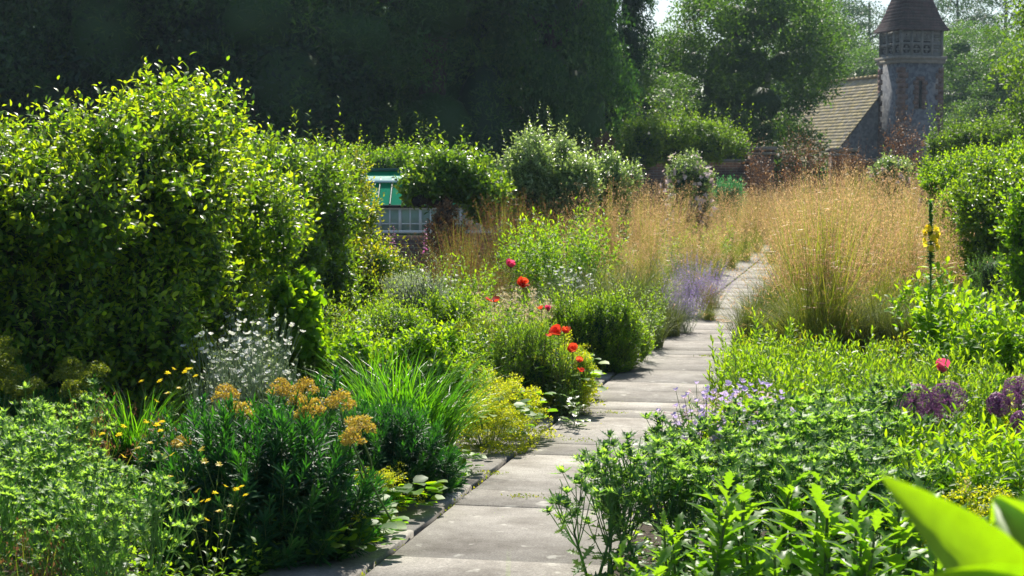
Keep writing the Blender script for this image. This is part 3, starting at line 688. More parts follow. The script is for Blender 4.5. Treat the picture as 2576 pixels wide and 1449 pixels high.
# ================================================================== CHURCH
def flint_mat():
    m = bpy.data.materials.new('flint'); m.use_nodes = True; N = m.node_tree.nodes; Lk = m.node_tree.links; p = N['Principled BSDF']
    tc = N.new('ShaderNodeTexCoord'); v = N.new('ShaderNodeTexVoronoi'); v.inputs['Scale'].default_value = 7; Lk.new(tc.outputs['Object'], v.inputs['Vector'])
    cr = N.new('ShaderNodeValToRGB'); e = cr.color_ramp.elements; e[0].color = (.09,.095,.105,1); e[1].color = (.2,.2,.195,1); e[0].position = .2; e[1].position = .9
    q = e.new(.55); q.color = (.15,.155,.165,1)
    s = N.new('ShaderNodeSeparateColor'); Lk.new(v.outputs['Color'], s.inputs[0]); Lk.new(s.outputs[0], cr.inputs[0]); Lk.new(cr.outputs[0], p.inputs['Base Color'])
    b = N.new('ShaderNodeBump'); b.inputs['Strength'].default_value = .25; b.inputs['Distance'].default_value = .008; b.invert = True; Lk.new(v.outputs['Distance'], b.inputs['Height']); Lk.new(b.outputs[0], p.inputs['Normal'])
    p.inputs['Roughness'].default_value = .7
    return m
def brick_mat(name, c1, c2, mort, scale=1.0, bw=.22, bh=.075):
    m = bpy.data.materials.new(name); m.use_nodes = True; N = m.node_tree.nodes; Lk = m.node_tree.links; p = N['Principled BSDF']
    tc = N.new('ShaderNodeTexCoord'); sp = N.new('ShaderNodeSeparateXYZ'); Lk.new(tc.outputs['Object'], sp.inputs[0])
    ad = N.new('ShaderNodeMath'); ad.operation = 'ADD'; Lk.new(sp.outputs[0], ad.inputs[0]); Lk.new(sp.outputs[1], ad.inputs[1])
    cb = N.new('ShaderNodeCombineXYZ'); Lk.new(ad.outputs[0], cb.inputs[0]); Lk.new(sp.outputs[2], cb.inputs[1])
    b = N.new('ShaderNodeTexBrick'); Lk.new(cb.outputs[0], b.inputs['Vector']); b.inputs['Scale'].default_value = scale
    b.inputs['Brick Width'].default_value = bw; b.inputs['Row Height'].default_value = bh; b.inputs['Mortar Size'].default_value = .008
    b.inputs['Color1'].default_value = (*c1, 1); b.inputs['Color2'].default_value = (*c2, 1); b.inputs['Mortar'].default_value = (*mort, 1)
    no = N.new('ShaderNodeTexNoise'); no.inputs['Scale'].default_value = 3; no.inputs['Detail'].default_value = 7; Lk.new(tc.outputs['Object'], no.inputs['Vector'])
    mr = N.new('ShaderNodeMapRange'); mr.inputs[1].default_value = .3; mr.inputs[2].default_value = .7; mr.inputs[3].default_value = .6; mr.inputs[4].default_value = 1.3; Lk.new(no.outputs[0], mr.inputs[0])
    hs = N.new('ShaderNodeHueSaturation'); Lk.new(b.outputs[0], hs.inputs['Color']); Lk.new(mr.outputs[0], hs.inputs['Value']); Lk.new(hs.outputs[0], p.inputs['Base Color'])
    bp = N.new('ShaderNodeBump'); bp.inputs['Strength'].default_value = .6; bp.inputs['Distance'].default_value = .01; bp.invert = True; Lk.new(b.outputs[1], bp.inputs['Height']); Lk.new(bp.outputs[0], p.inputs['Normal'])
    p.inputs['Roughness'].default_value = .85
    return m
M_flint = flint_mat()
M_brick = brick_mat('red_brick', (.17,.09,.07), (.13,.075,.06), (.22,.19,.16))
M_tile = brick_mat('roof_tile_red', (.10,.055,.05), (.075,.05,.045), (.03,.02,.02), 1, .2, .14)
M_stone = surf_mat('pale_stone', (.2,.19,.16), (.32,.3,.25), 5, .8, .4, 30)
M_timber = surf_mat('grey_timber', (.13,.135,.13), (.24,.24,.22), 4, .8, .5, 30)
M_void = surf_mat('dark_opening', (.008,.008,.01), (.015,.015,.015), 3, .9, .0)
M_lroof = surf_mat('lichened_stone_tile', (.40,.36,.31), (.62,.50,.22), 2.6, .95, .5, 9, c3=(.6,.46,.12), dist=.02, spec=.05)
M_ridge = surf_mat('ridge_tile', (.4,.32,.16), (.55,.45,.26), 6, .85, .5, 20)
ax_ = np.array([-.30, .954]); rzc = math.atan2(ax_[0], ax_[1]) * -1    # nave axis: local +y runs away from the viewer
Yc = 92.0
# local frame: x along the front face (to the right), y along the nave
chx, chy = X(2240, Yc), Yc
zr = Hh(196, Yc); ze = 2.2; zg = -1.2
ch = meta(ent('church', None, None, (chx, chy, 0), rzc), 'small flint church with square belfry tower and lichen-yellowed nave roof, beyond the garden wall', 'church')
hw = 4.0; Ln = 9.0
wl = MB()
def quadp(mb, a, b, c, d, t=.5): mb.add([a, b, c, d], [[0, 1, 2, 3]], t)
gab = [(-hw, 0, zg), (hw, 0, zg), (hw, 0, ze), (0, 0, zr - .1), (-hw, 0, ze)]
v = [(x, y * 1., z) for (x, y, z) in gab] + [(x, Ln, z) for (x, y, z) in gab]
wl.add(v, [[0, 1, 2, 4], [5, 9, 7, 6], [0, 4, 9, 5], [1, 6, 7, 2]], .5); wl.add(v, [[4, 2, 3], [9, 8, 7]], .5)
ent('wall', wl.mesh('wall', M_flint), ch)
rf = MB()
ns = 30
for sgn in (-1, 1):      # courses of stone slates, each lapping the one below
    for i in range(ns):
        t0 = i / ns; t1 = (i + 1) / ns; z0 = zr + .12 - (zr - ze + .5) * t0; z1 = zr + .12 - (zr - ze + .5) * t1; x0 = sgn * (hw + .5) * t0; x1 = sgn * (hw + .5) * t1
        k = 34; ysn = np.linspace(-.25, Ln, k)
        for j in range(k - 1):
            o = U(0, .03); vv = [(x0, ysn[j], z0), (x0, ysn[j+1] - .01, z0), (x1, ysn[j+1] - .01, z1 + .03 + o), (x1, ysn[j], z1 + .03 + o), (x1, ysn[j], z1 - .02), (x1, ysn[j+1] - .01, z1 - .02)]
            rf.add(vv, [[0, 1, 2, 3], [3, 2, 5, 4]], U(0, 1))
ro = ent('roof', rf.mesh('roof', M_lroof), ch)
rd = MB()
for j in range(18): rd.box((0, -.2 + j * (Ln / 18) + .25, zr + .19), (.3, Ln / 18 - .015, .13), U(0, 1))
ent('ridge_tiles', rd.mesh('ridge_tiles', M_ridge), ro)
# far gable parapet with cross, and lower chancel roof beyond
pg = MB()
v = [(-hw - .3, Ln, ze - .6), (hw + .3, Ln, ze - .6), (0, Ln, zr + .55)]; v += [(x, Ln + .4, z) for x, y, z in v]
pg.add(v, [[0, 1, 2], [3, 5, 4]]); pg.add(v, [[0, 3, 4, 1], [1, 4, 5, 2], [2, 5, 3, 0]])
ent('gable_parapet', pg.mesh('gable_parapet', M_stone), ch)
cs = MB(); cs.box((0, Ln + .2, zr + .75), (.4, .4, .5)); cs.box((0, Ln + .2, zr + 1.6), (.14, .14, 1.25)); cs.box((0, Ln + .2, zr + 1.75), (.6, .13, .14))
ent('gable_cross', cs.mesh('gable_cross', M_stone), ch)
c2 = MB()
for sgn in (-1, 1):
    v = [(0, Ln + .4, zr - 1.3), (0, Ln + 7, zr - 1.3), (sgn * 4.2, Ln + 7, ze - 1.2), (sgn * 4.2, Ln + .4, ze - 1.2)]; c2.add(v, [[0, 1, 2, 3]])
ent('chancel_roof', c2.mesh('chancel_roof', M_lroof), ch)
c3 = MB(); c3.box((0, Ln + 3.7, ze - 2.6), (7.2, 6.5, 3.1)); ent('chancel_wall', c3.mesh('chancel_wall', M_flint), ch)
# tower, standing against the near gable
tw = 2.5; x0, x1 = -.82, -.82 + tw; y1 = .05; y0 = y1 - tw + 0.2; cx, cy = (x0 + x1) / 2, (y0 + y1) / 2; wy = y1 - y0
zb = Hh(158, Yc); ze2 = Hh(84, Yc)
t = MB(); t.box((cx, cy, (zg + zb) / 2), (tw, wy, zb - zg)); ent('tower_wall', t.mesh('tower_wall', M_flint), ch)
t = MB()
for qx in (x0, x1):
    for qy in (y0, y1):
        k = 0; z = zg; t = MB()
        while z < zb - .5:
            a, b = (.46, .3) if k % 2 else (.3, .46); sx = 1 if qx == x0 else -1; sy = 1 if qy == y0 else -1
            t.box((qx + sx * (a / 2 - .03), qy + sy * (b / 2 - .03), z + .14), (a, b, .276), U(0, 1)); z += .28; k += 1
        ent('brick_quoin', t.mesh('brick_quoin', M_brick), ch)
t = MB()
t.box((cx, cy, zb - .05), (tw + .16, wy + .16, .2)); t.box((cx, cy, zb + .14), (tw + .3, wy + .3, .18)); ent('string_course', t.mesh('string_course', M_stone), ch)
# slit window
zs = Hh(243, Yc); 
t = MB()
for sx in (-1, 1):
    for k in range(6): t.box((cx - .1 + sx * (.22 + .04 * (k % 2)), y0 - .02, zs - .62 + k * .25), (.24 + .08 * (k % 2), .06, .23), U(0, 1))
t.box((cx - .1, y0 - .02, zs + .85), (.5, .06, .22)); o = ent('slit_window', t.mesh('slit_window', M_brick), ch)
t = MB(); t.box((cx - .1, y0 - .006, zs), (.2, .03, 1.45)); ent('opening', t.mesh('opening', M_void), o)
t = MB(); t.box((cx, cy, 1.2), (tw + .7, wy + .5, 2.6)); v0 = t.mesh('plinth', M_brick); ent('plinth', v0, ch)
# timber belfry
bz0 = zb + .24; bh = ze2 - bz0
t = MB(); t.box((cx, cy, bz0 + bh / 2), (tw - .35, wy - .35, bh), .3)
for px_ in np.linspace(x0 + .06, x1 - .06, 5):
    for yy in (y0 + .1, y1 - .1): t.box((px_, yy, bz0 + bh / 2), (.14, .16, bh), U(0, 1))
for py_ in np.linspace(y0 + .1, y1 - .1, 4):
    for xx in (x0 + .06, x1 - .06): t.box((xx, py_, bz0 + bh / 2), (.14, .14, bh - .01), U(0, 1))
for zz in (bz0 + .07, bz0 + .62, ze2 - .12):
    t.box((cx, y0 + .11, zz), (tw - .02, .1, .13)); t.box((x0 + .07, cy, zz), (.1, wy - .02, .128))
ent('belfry_frame', t.mesh('belfry_frame', M_timber), ch)
def light(cxl, wl_, face):
    """one louvred light: dark opening, pointed head, slats, pierced quatrefoil below"""
    dk = MB(); tm = MB(); hh = bh - .9; zb_ = bz0 + .72
    def pt(u, d, z): return (cxl + u, y0 + .13 - d, z) if face == 'f' else (x0 + .13 - d, cxl + u, z)
    def bx(mb, u, z, su, sz, d, sd, t_=.5):
        c = pt(u, d, z); mb.box(c, (su, sd, sz) if face == 'f' else (sd, su, sz), t_)
    bx(dk, 0, bz0 + bh / 2, wl_, bh - .3, .0, .05)
    for k in range(4): bx(tm, 0, zb_ + .08 + k * hh * .17, wl_ - .02, .05, .035, .06, U(0, 1))
    for sx in (-1, 1):
        p = [pt(sx * wl_ / 2, .05, ze2 - .18), pt(0, .05, ze2 - .18), pt(sx * wl_ * .16, .05, ze2 - .36), pt(sx * wl_ * .4, .05, ze2 - .62), pt(sx * wl_ / 2, .05, ze2 - .95)]
        tm.add(p, [[0, 1, 2, 3], [0, 3, 4, 4]][:1]); tm.add(p, [[0, 3, 4]])
    for a in range(4): bx(tm, .12 * math.cos(a * PI / 2), bz0 + .34 + .12 * math.sin(a * PI / 2), .1, .1, .04, .04)
    bx(tm, 0, bz0 + .34, .1, .1, .045, .04)
    for sx in (-1, 1):
        for sz in (-1, 1): bx(tm, sx * (wl_ / 2 - .06), bz0 + .34 + sz * .19, .11, .11, .038, .04)
    o = ent('belfry_window', dk.mesh('belfry_window', M_void), ch); ent('louvres', tm.mesh('louvres', M_timber), o)
fx = np.linspace(x0 + .06, x1 - .06, 5)
for i in range(3): light((fx[i] + fx[i+1]) / 2, .56, 'f')
fy = np.linspace(y0 + .1, y1 - .1, 4)
for i in range(3): light((fy[i] + fy[i+1]) / 2, .6, 's')
t = MB()
for k in range(12): t.box(((fx[3] + fx[4]) / 2, y0 + .1, bz0 + .15 + k * .145), (.56, .05, .13), U(0, 1))
ent('plank_panel', t.mesh('plank_panel', M_timber), ch)
t = MB()     # bell-cast pyramid roof in tile courses
prof = [(1.0, 0), (.9, .22), (.8, .5), (.68, 1.0), (.55, 1.6), (.42, 2.2), (.28, 2.9), (.13, 3.6), (.02, 4.1)]
for i in range(len(prof) - 1):
    for k in range(3):
        f0 = k / 3; f1 = (k + 1) / 3
        s0_ = prof[i][0] * (1 - f0) + prof[i+1][0] * f0; s1_ = prof[i][0] * (1 - f1) + prof[i+1][0] * f1 + .012
        za = ze2 + prof[i][1] * (1 - f0) + prof[i+1][1] * f0; zc = ze2 + prof[i][1] * (1 - f1) + prof[i+1][1] * f1
        a = tw / 2 + .22; v = [(cx + sx * a * s0_, cy + sy * a * s0_, za) for sx, sy in ((-1,-1),(1,-1),(1,1),(-1,1))] + [(cx + sx * a * s1_, cy + sy * a * s1_, zc) for sx, sy in ((-1,-1),(1,-1),(1,1),(-1,1))]
        t.add(v, [[0,1,5,4],[1,2,6,5],[2,3,7,6],[3,0,4,7],[0,3,2,1]], U(.2, .8))
ent('tower_roof', t.mesh('tower_roof', M_tile), ch)

# ================================================================== GARDEN WALL, PIERS, GATE
Yw = 50.0
M_wbrick = brick_mat('old_brick', (.16,.085,.06), (.11,.07,.055), (.19,.17,.14))
def wall_run(pxa, pxb, label):
    xa, xb = X(pxa, Yw), X(pxb, Yw); zt = Hh(417, Yw); cxx = (xa + xb) / 2
    b = MB(); b.box((0, 0, zt / 2), (xb - xa, .34, zt)); c = MB(); nn = int((xb - xa) / .45)
    for k in range(nn): c.box((xa - cxx + (k + .5) * (xb - xa) / nn, 0, zt + .045 + U(-.006, .006)), ((xb - xa) / nn - .01, .46, .09), U(0, 1))
    spawn([('brickwork', b.mesh('brickwork', M_wbrick)), ('coping', c.mesh('coping', M_stone))], 'garden_wall', label, 'wall', 'walls either side of the gate', (cxx, Yw, .1))
wall_run(500, 1884, 'long old brick garden wall running left from the gate, under the green fruit tree')
wall_run(2143, 3200, 'old brick garden wall running right from the gate, in front of the church tower')
def pier(pxc, ptop, label, sc=1.):
    b = MB(); zt = Hh(ptop + 7, Yw - .1); b.box((0, 0, zt / 2), (.66, .66, zt)); c = MB(); c.box((0, 0, zt + .05), (.82, .82, .1)); c.box((0, 0, zt - .09), (.74, .74, .07))
    spawn([('brickwork', b.mesh('brickwork', M_wbrick)), ('capstone', c.mesh('capstone', M_stone))], 'gate_pier', label, 'pier', 'gate piers', (X(pxc, Yw), Yw - .1, .1))
pier(1911, 380, 'brick gate pier with flat capstone, left of the gate')
pier(2114, 384, 'brick gate pier with flat capstone, right of the gate, below the church roof')
gt = MB(); M_iron = surf_mat('iron', (.015,.015,.016), (.03,.03,.03), 10, .5, .1, metallic=.6)
gx0, gx1 = X(1945, Yw), X(2083, Yw); gw = gx1 - gx0
for k in range(19): x = -gw / 2 + gw * k / 18; tubes(gt, np.array([[[x, 0, .1], [x, 0, 1.8 + .25 * math.cos((k - 9) / 9 * 1.5)]]]), .012, .012, sides=6)
for z in (.15, 1.0, 1.75): gt.box((0, 0, z), (gw, .03, .045))
meta(ent('iron_gate', gt.mesh('iron_gate', M_iron), None, ((gx0 + gx1) / 2, Yw, .1)), 'dark iron bar gate between the two brick piers at the end of the path', 'gate')

# round thatched summerhouse behind the wall
M_thatch = surf_mat('thatch', (.07,.06,.055), (.16,.14,.125), 14, .95, 1., 50, dist=.04)
th = MB(); Yt = 56.0; zt = Hh(356, Yt); a = np.linspace(0, 2 * PI, 41)[:-1]
pr = [(0.05, zt), (.4, zt - .06), (.8, zt - .28), (1.2, zt - .7), (1.6, zt - 1.2), (1.75, zt - 1.42), (1.6, zt - 1.5)]
V = []; F = []
for r, z in pr: V += [[r * (1 + R.normal(0, .012)) * math.cos(q), r * (1 + R.normal(0, .012)) * math.sin(q), z + R.normal(0, .015)] for q in a]
for i in range(len(pr) - 1): F += [[i*40+j, i*40+(j+1) % 40, (i+1)*40+(j+1) % 40, (i+1)*40+j] for j in range(40)]
th.add(V, F); 
wlm = MB(); tubes(wlm, np.array([[[0, 0, 0], [0, 0, zt - 1.3]]]), 1.45, 1.45, sides=24)
fb = MB(); tubes(fb, np.array([[[0, 0, zt - .05], [0, 0, zt + .12]]]), .03, .02, sides=6)
V0 = np.array([[-.2, 0, .14], [-.05, .03, .17], [.08, .02, .26], [.16, 0, .24], [.06, -.03, .14], [-.02, 0, .1]]) + [0, 0, zt]
fb.add(np.concatenate([V0, V0 + [0, .05, 0]]), [[0, 1, 4, 5], [1, 2, 3, 4], [6, 11, 10, 7], [7, 10, 9, 8], [0, 6, 7, 1], [1, 7, 8, 2], [2, 8, 9, 3], [3, 9, 10, 4], [4, 10, 11, 5], [5, 11, 6, 0]])
spawn([('thatched_roof', th.mesh('thatched_roof', M_thatch, True)), ('wall', wlm.mesh('wall', M_timber)), ('bird_finial', fb.mesh('bird_finial', M_thatch))], 'summerhouse', 'grey thatched round roof with a small bird finial, behind the garden wall', 'summerhouse', None, (X(1138, Yt), Yt, 0))

# ================================================================== GREEN-ROOFED GLASS FRAME
Yg = 30.0
M_groof = ramp_mat('green_roof_film', [(.004,.2,.12),(.008,.27,.16),(.012,.34,.2)], .45, .8, (1.2,2.,1.7), .02)
M_wframe = surf_mat('white_paint', (.6,.64,.66), (.78,.8,.8), 6, .5, .2, 20)
def glass_mat():
    m = bpy.data.materials.new('old_glass'); m.use_nodes = True; N = m.node_tree.nodes; Lk = m.node_tree.links; p = N['Principled BSDF']
    tc = N.new('ShaderNodeTexCoord'); no = N.new('ShaderNodeTexNoise'); no.inputs['Scale'].default_value = 2; no.inputs['Detail'].default_value = 6; Lk.new(tc.outputs['Object'], no.inputs['Vector'])
    cr = N.new('ShaderNodeValToRGB'); e = cr.color_ramp.elements; e[0].color = (.32,.42,.40,1); e[1].color = (.62,.68,.62,1); e[0].position = .35; e[1].position = .65; Lk.new(no.outputs[0], cr.inputs[0]); Lk.new(cr.outputs[0], p.inputs['Base Color'])
    p.inputs['Roughness'].default_value = .12; tr = N.new('ShaderNodeBsdfTranslucent'); Lk.new(cr.outputs[0], tr.inputs[0]); ms = N.new('ShaderNodeMixShader'); ms.inputs[0].default_value = .45
    Lk.new(p.outputs[0], ms.inputs[1]); Lk.new(tr.outputs[0], ms.inputs[2]); Lk.new(ms.outputs[0], N['Material Output'].inputs[0]); return m
M_glass = glass_mat()
ga, gb = X(700, Yg), X(1262, Yg); gcx = (ga + gb) / 2; gw = gb - ga
zR, zE, zS = Hh(430, Yg + 1.1), Hh(517, Yg), Hh(586, Yg)
gh = meta(ent('glass_frame', None, None, (gcx, Yg, 0)), 'low greenhouse with green roof, white glazing bars and brick base, behind the flower beds', 'greenhouse')
t = MB(); t.add([(-gw/2, 0, zE), (gw/2, 0, zE), (gw/2, .8, zR - .14), (-gw/2, .8, zR - .14), (-gw/2, 1.1, zR), (gw/2, 1.1, zR), (-gw/2, 2.2, zE), (gw/2, 2.2, zE)], [[0, 1, 2, 3], [3, 2, 5, 4], [4, 5, 7, 6]])
gr = ent('roof', t.mesh('roof', M_groof), gh)
t = MB()
M_gbar = surf_mat('green_bar', (.01,.07,.055), (.015,.1,.075), 8, .5, .1)
for k in range(19):
    x = -gw/2 + gw * k / 18; v0 = np.array([x, -.01, zE + .02]); v1 = np.array([x, .8, zR - .12]); tubes(t, np.array([[v0, v1]]), .018, .018, sides=4)
ent('roof_bars', t.mesh('roof_bars', M_gbar), gr)
t = MB(); t.box((0, 1.08, zR + .02), (gw + .1, .1, .06)); ent('ridge_board', t.mesh('ridge_board', M_gbar), gr)
t = MB(); M_highlight = surf_mat('roof_highlight', (.3,.5,.45), (.5,.65,.6), 3, .12, .3, 6, spec=1.)  # pale colour on an added strip gives the bright reflection below the ridge
v = [(-gw/2, .6, zR - .2), (gw/2, .6, zR - .2), (gw/2, .85, zR - .095), (-gw/2, .85, zR - .095)]; v += [(x, y, z - .012) for x, y, z in v]
t.add(v, [[0,1,2,3],[4,7,6,5],[0,4,5,1],[1,5,6,2],[2,6,7,3],[3,7,4,0]]); ent('highlight_strip', t.mesh('highlight_strip', M_highlight), gr)
t = MB(); t.box((0, -.02, zE - .015), (gw + .1, .12, .05)); ent('gutter', t.mesh('gutter', M_iron), gh)
npan = 11
t = MB()
for k in range(npan + 1): t.box((-gw/2 + gw * k / npan, 0, (zE + zS) / 2), (.05, .05, zE - zS - .04), U(0, 1))
for k in range(npan): t.box((-gw/2 + gw * (k + .5) / npan, 0, (zE + zS) / 2), (.022, .04, zE - zS - .06), U(0, 1))
t.box((0, 0, zS + .02), (gw, .06, .05)); t.box((0, 0, zE - .055), (gw, .056, .03)); t.box((0, .001, zS + .16), (gw, .03, .02))
ent('glazing_bars', t.mesh('glazing_bars', M_wframe), gh)
t = MB(); t.box((0, 0.01, (zE + zS) / 2), (gw - .02, .006, zE - zS - .03)); ent('glass', t.mesh('glass', M_glass), gh)
t = MB(); t.box((0, .06, zS / 2 - .02), (gw, .22, zS - .04)); ent('brick_base', t.mesh('brick_base', M_wbrick), gh)
t = MB(); t.box((0, 2.2, zE / 2), (gw, .2, zE - .04)); ent('rear_wall', t.mesh('rear_wall', M_wbrick), gh)

# ================================================================== SHRUBS
def bl(px, py, Y, rx, rz, ry): 
    """blob centred towards (px,py) at distance Y; rx, rz in photo pixels, ry in metres"""
    return (at(px, py, Y), np.array([rx * Y / FP, ry, rz * Y / FP]))
shrub('leafy_hedge', 'big rounded bright green leafy hedge, dark at its foot, filling the left side', 'hedge',
    [bl(-60, 555, 10.3, 220, 235, .8), bl(120, 560, 10.6, 200, 240, .85), bl(340, 520, 11., 200, 250, .95), bl(500, 520, 11.8, 150, 240, 1.0), bl(590, 560, 12.8, 100, 205, .9),
     bl(180, 800, 10.6, 330, 230, .7), bl(420, 800, 11.2, 190, 210, .8), bl(-100, 800, 10.2, 200, 220, .7)],
    6600, L=.28, nl=8, leaf=.064, mat=M_hedge, up=.7, back=.75, tall=26, lumps=.74, tallL=1.1, tvar=(.15, .85), a0=65, a1=35, noise=.07)
shrub('leafy_hedge', 'lower sunlit hedge stretch stepping down behind the big hedge', 'hedge',
    [bl(690, 520, 15., 120, 150, .8), bl(790, 560, 16., 110, 170, .8), bl(700, 680, 15., 110, 130, .7)],
    2900, L=.24, nl=8, leaf=.066, mat=M_apple, up=.7, back=.75, tall=20, lumps=.84, noise=.07)
shrub('vine_shrub', 'yellowing orange-tipped leafy shrub at the right end of the hedges', 'shrub',
    [bl(825, 490, 17.5, 68, 110, .7), bl(860, 600, 17.2, 66, 110, .6), bl(930, 680, 16.8, 60, 65, .5), bl(870, 720, 16.6, 80, 90, .5)],
    3300, L=.2, nl=8, leaf=.05, mat=M_yell, up=.8, back=.75, tall=46, lumps=.8, tvar=(.1, 1), noise=.09, tallL=1.7)
shrub('low_hedge', 'row of yellow-green bushes standing behind the green roofed greenhouse', 'hedge',
    [bl(900, 425, 35, 60, 40, .5), bl(980, 420, 35, 70, 45, .5), bl(1050, 425, 35, 50, 40, .5), bl(800, 430, 35, 60, 40, .5)], 1500, L=.28, nl=7, leaf=.08, T=T_SMALL, mat=M_lush, up=1.2, lumps=.75, tall=70, a0=50)
cutm = MB(); 
shrub('old_apple_tree', 'old stump-like apple tree with a cut limb and leafy top, right of the green roof', 'tree',
    [bl(1110, 450, 24, 75, 62, .6), bl(1190, 470, 24.2, 70, 60, .6), bl(1075, 475, 24, 50, 40, .5), bl(1225, 520, 24, 45, 50, .4)], 1300, L=.26, nl=7, leaf=.095, mat=M_apple, up=.7, lumps=.7, tall=16,
    trunk=([(X(1112, 24), 24, 0), (X(1105, 24), 24, .8), (X(1118, 24), 24, 1.15), (X(1130, 24), 24, 1.7)], .16, .06))
lg = MB(); tubes(lg, np.array([[[0, 0, 0], [.1, .3, .03], [.35, .7, -.05]]]), .075, .075, sides=14); c_ = MB(); a = np.linspace(0, 2*PI, 15)[:-1]
for r0, r1, y in ((.074, .05, -.002), (.05, .0, .02)): pass
cc = [[.052 * math.cos(q), -.004, .052 * math.sin(q)] for q in a]; c_.add(cc, [list(range(14))])
lp = at(1047, 506, 23.4)
spawn([('limb', lg.mesh('limb', M_bark, True)), ('hollow_end', c_.mesh('hollow_end', M_void))], 'cut_limb', 'round sawn-off dark limb end sticking out below the apple leaves', 'log', None, lp)
tk = MB(); b_ = [(X(1112, 23.9), 23.9, 0), (X(1108, 23.9), 23.9, .6), (X(1112, 23.9), 23.9, 1.2)]
shrub('ivy_stump', 'rust-brown creeper clothed stump under the old apple tree', 'stump', [bl(1118, 560, 23.5, 34, 62, .18), bl(1130, 630, 23.3, 55, 60, .3)], 420, L=.14, nl=7, leaf=.05, mat=M_brown, up=.2, lumps=.8, core=M_bark)
shrub('silvery_shrub', 'tall silver-green shrub with upright shoots in front of the dark trees', 'shrub',
    [bl(1330, 430, 25, 65, 70, .55), bl(1400, 440, 25.4, 70, 80, .6), bl(1370, 500, 25, 90, 70, .6), bl(1440, 480, 25, 50, 60, .5)], 1900, L=.26, nl=9, leaf=.07, mat=M_shrub, up=1., lumps=.66, tall=60, tvar=(.3, 1), noise=.12)
shrub('silvery_shrub', 'small silver-green bush right of the tall silver-green shrub', 'shrub', [bl(1530, 450, 26, 60, 42, .5)], 500, L=.2, nl=8, leaf=.065, mat=M_shrub, up=.9, lumps=.7, tall=14)
shrub('fruit_tree', 'bright green fruit tree spreading over the brick wall left of the gate', 'tree',
    [bl(1620, 350, 47, 60, 40, .7), bl(1700, 345, 47, 70, 45, .8), bl(1790, 360, 47, 70, 50, .8), bl(1720, 390, 47, 120, 35, .8), bl(1600, 400, 47, 60, 30, .6)], 1500, L=.4, nl=9, leaf=.11, T=T_SMALL, mat=M_rtree, up=.7, lumps=.6, tall=46, noise=.2,
    trunk=([(X(1700, 47), 47, 0), (X(1705, 47), 47, 1.2), (X(1700, 47), 47, 2.3)], .12, .05))
shrub('dried_shrub', 'rust-brown pointed dried shrub left of the fruit tree', 'shrub', [bl(1520, 390, 46, 32, 34, .35), bl(1522, 362, 46, 16, 22, .2)], 500, L=.2, nl=9, leaf=.06, T=T_SMALL, mat=M_brown, up=.8, lumps=.8, core=M_brown, tall=4)
shrub('small_bush', 'low dull green bush between the silver shrub and the brown pointed one', 'shrub', [bl(1475, 400, 48, 45, 22, .5)], 300, L=.25, nl=8, leaf=.08, T=T_SMALL, mat=M_olive)
def roses(n, size, mat):
    def f(bls):
        mb = MB(); p, q = surf_pts(bls, n, .15); k = (np.sin(p[:, 0] * 13) + np.cos(p[:, 2] * 11)) > -.5; p = p[k]; q = q[k]; petals(mb, p + q * .08 + R.normal(0, .05, p.shape), nrm(q + [0, -.3, .3]), size, 5, 62, T_DIA, 1.4)
        return [('flowers', P(mb, 'flowers', mat))]
    return f
shrub('climbing_rose', 'bush covered in pale pink blooms in front of the wall left of the gate', 'rose', [bl(1720, 432, 33, 48, 34, .4), bl(1765, 455, 33, 30, 30, .3)], 320, L=.2, nl=8, leaf=.06, mat=M_shrub, extra=roses(420, .055, M_rose))
shrub('climbing_rose', 'pale pink blooming bush at the foot of the church tower', 'rose', [bl(2250, 425, 31, 40, 26, .35), bl(2215, 450, 31, 25, 25, .3)], 260, L=.2, nl=8, leaf=.06, mat=M_shrub, extra=roses(300, .05, M_rose))
shrub('blue_green_shrub', 'small blue-green bush right of the pale pink rose', 'shrub', [bl(1835, 485, 36, 36, 24, .3)], 300, L=.3, nl=14, leaf=.06, T=T_LIN, mat=ramp_mat('leaf_bluegreen', [(.03,.12,.06),(.06,.2,.1),(.1,.28,.14)], .4, .5, (1.7,2.4,.9)), ws=1.4, lumps=.4, noise=.3)
shrub('right_shrub', 'rounded pale green bush below the tower at the right', 'shrub', [bl(2390, 455, 22, 60, 55, .5), bl(2460, 425, 22, 60, 50, .6), bl(2550, 430, 21, 70, 60, .6), bl(2440, 540, 20.6, 85, 90, .5), bl(2530, 500, 21, 70, 70, .5)], 2300, L=.2, nl=8, leaf=.055, mat=M_lush, up=.9, lumps=.74, tall=30)
shrub('right_hedge', 'dark leafy bush with bright green rim at the right edge', 'shrub', [bl(2540, 520, 17, 90, 110, .6), bl(2490, 590, 17, 60, 90, .5), bl(2600, 640, 16.5, 80, 120, .6)], 2500, L=.2, nl=8, leaf=.058, mat=M_apple, up=.7, lumps=.84)
shrub('edge_shrub', 'bright yellow-green leaved shrub hanging in at the right frame edge', 'shrub', [bl(2590, 590, 13.5, 55, 110, .3), bl(2600, 720, 13.3, 60, 80, .3)], 420, L=.22, nl=8, leaf=.062, mat=M_lush, up=.6, lumps=.6)
shrub('young_tree', 'loose yellow-green young tree right of the tower foot', 'tree', [bl(2440, 360, 40, 70, 40, .6), bl(2500, 350, 40, 50, 35, .6), bl(2390, 385, 40, 50, 35, .5)], 800, L=.35, nl=8, leaf=.1, T=T_SMALL, mat=M_rtree, lumps=.55, tall=26, noise=.2, trunk=([(X(2440, 40), 40, 0), (X(2445, 40), 40, 1.4)], .08, .05))
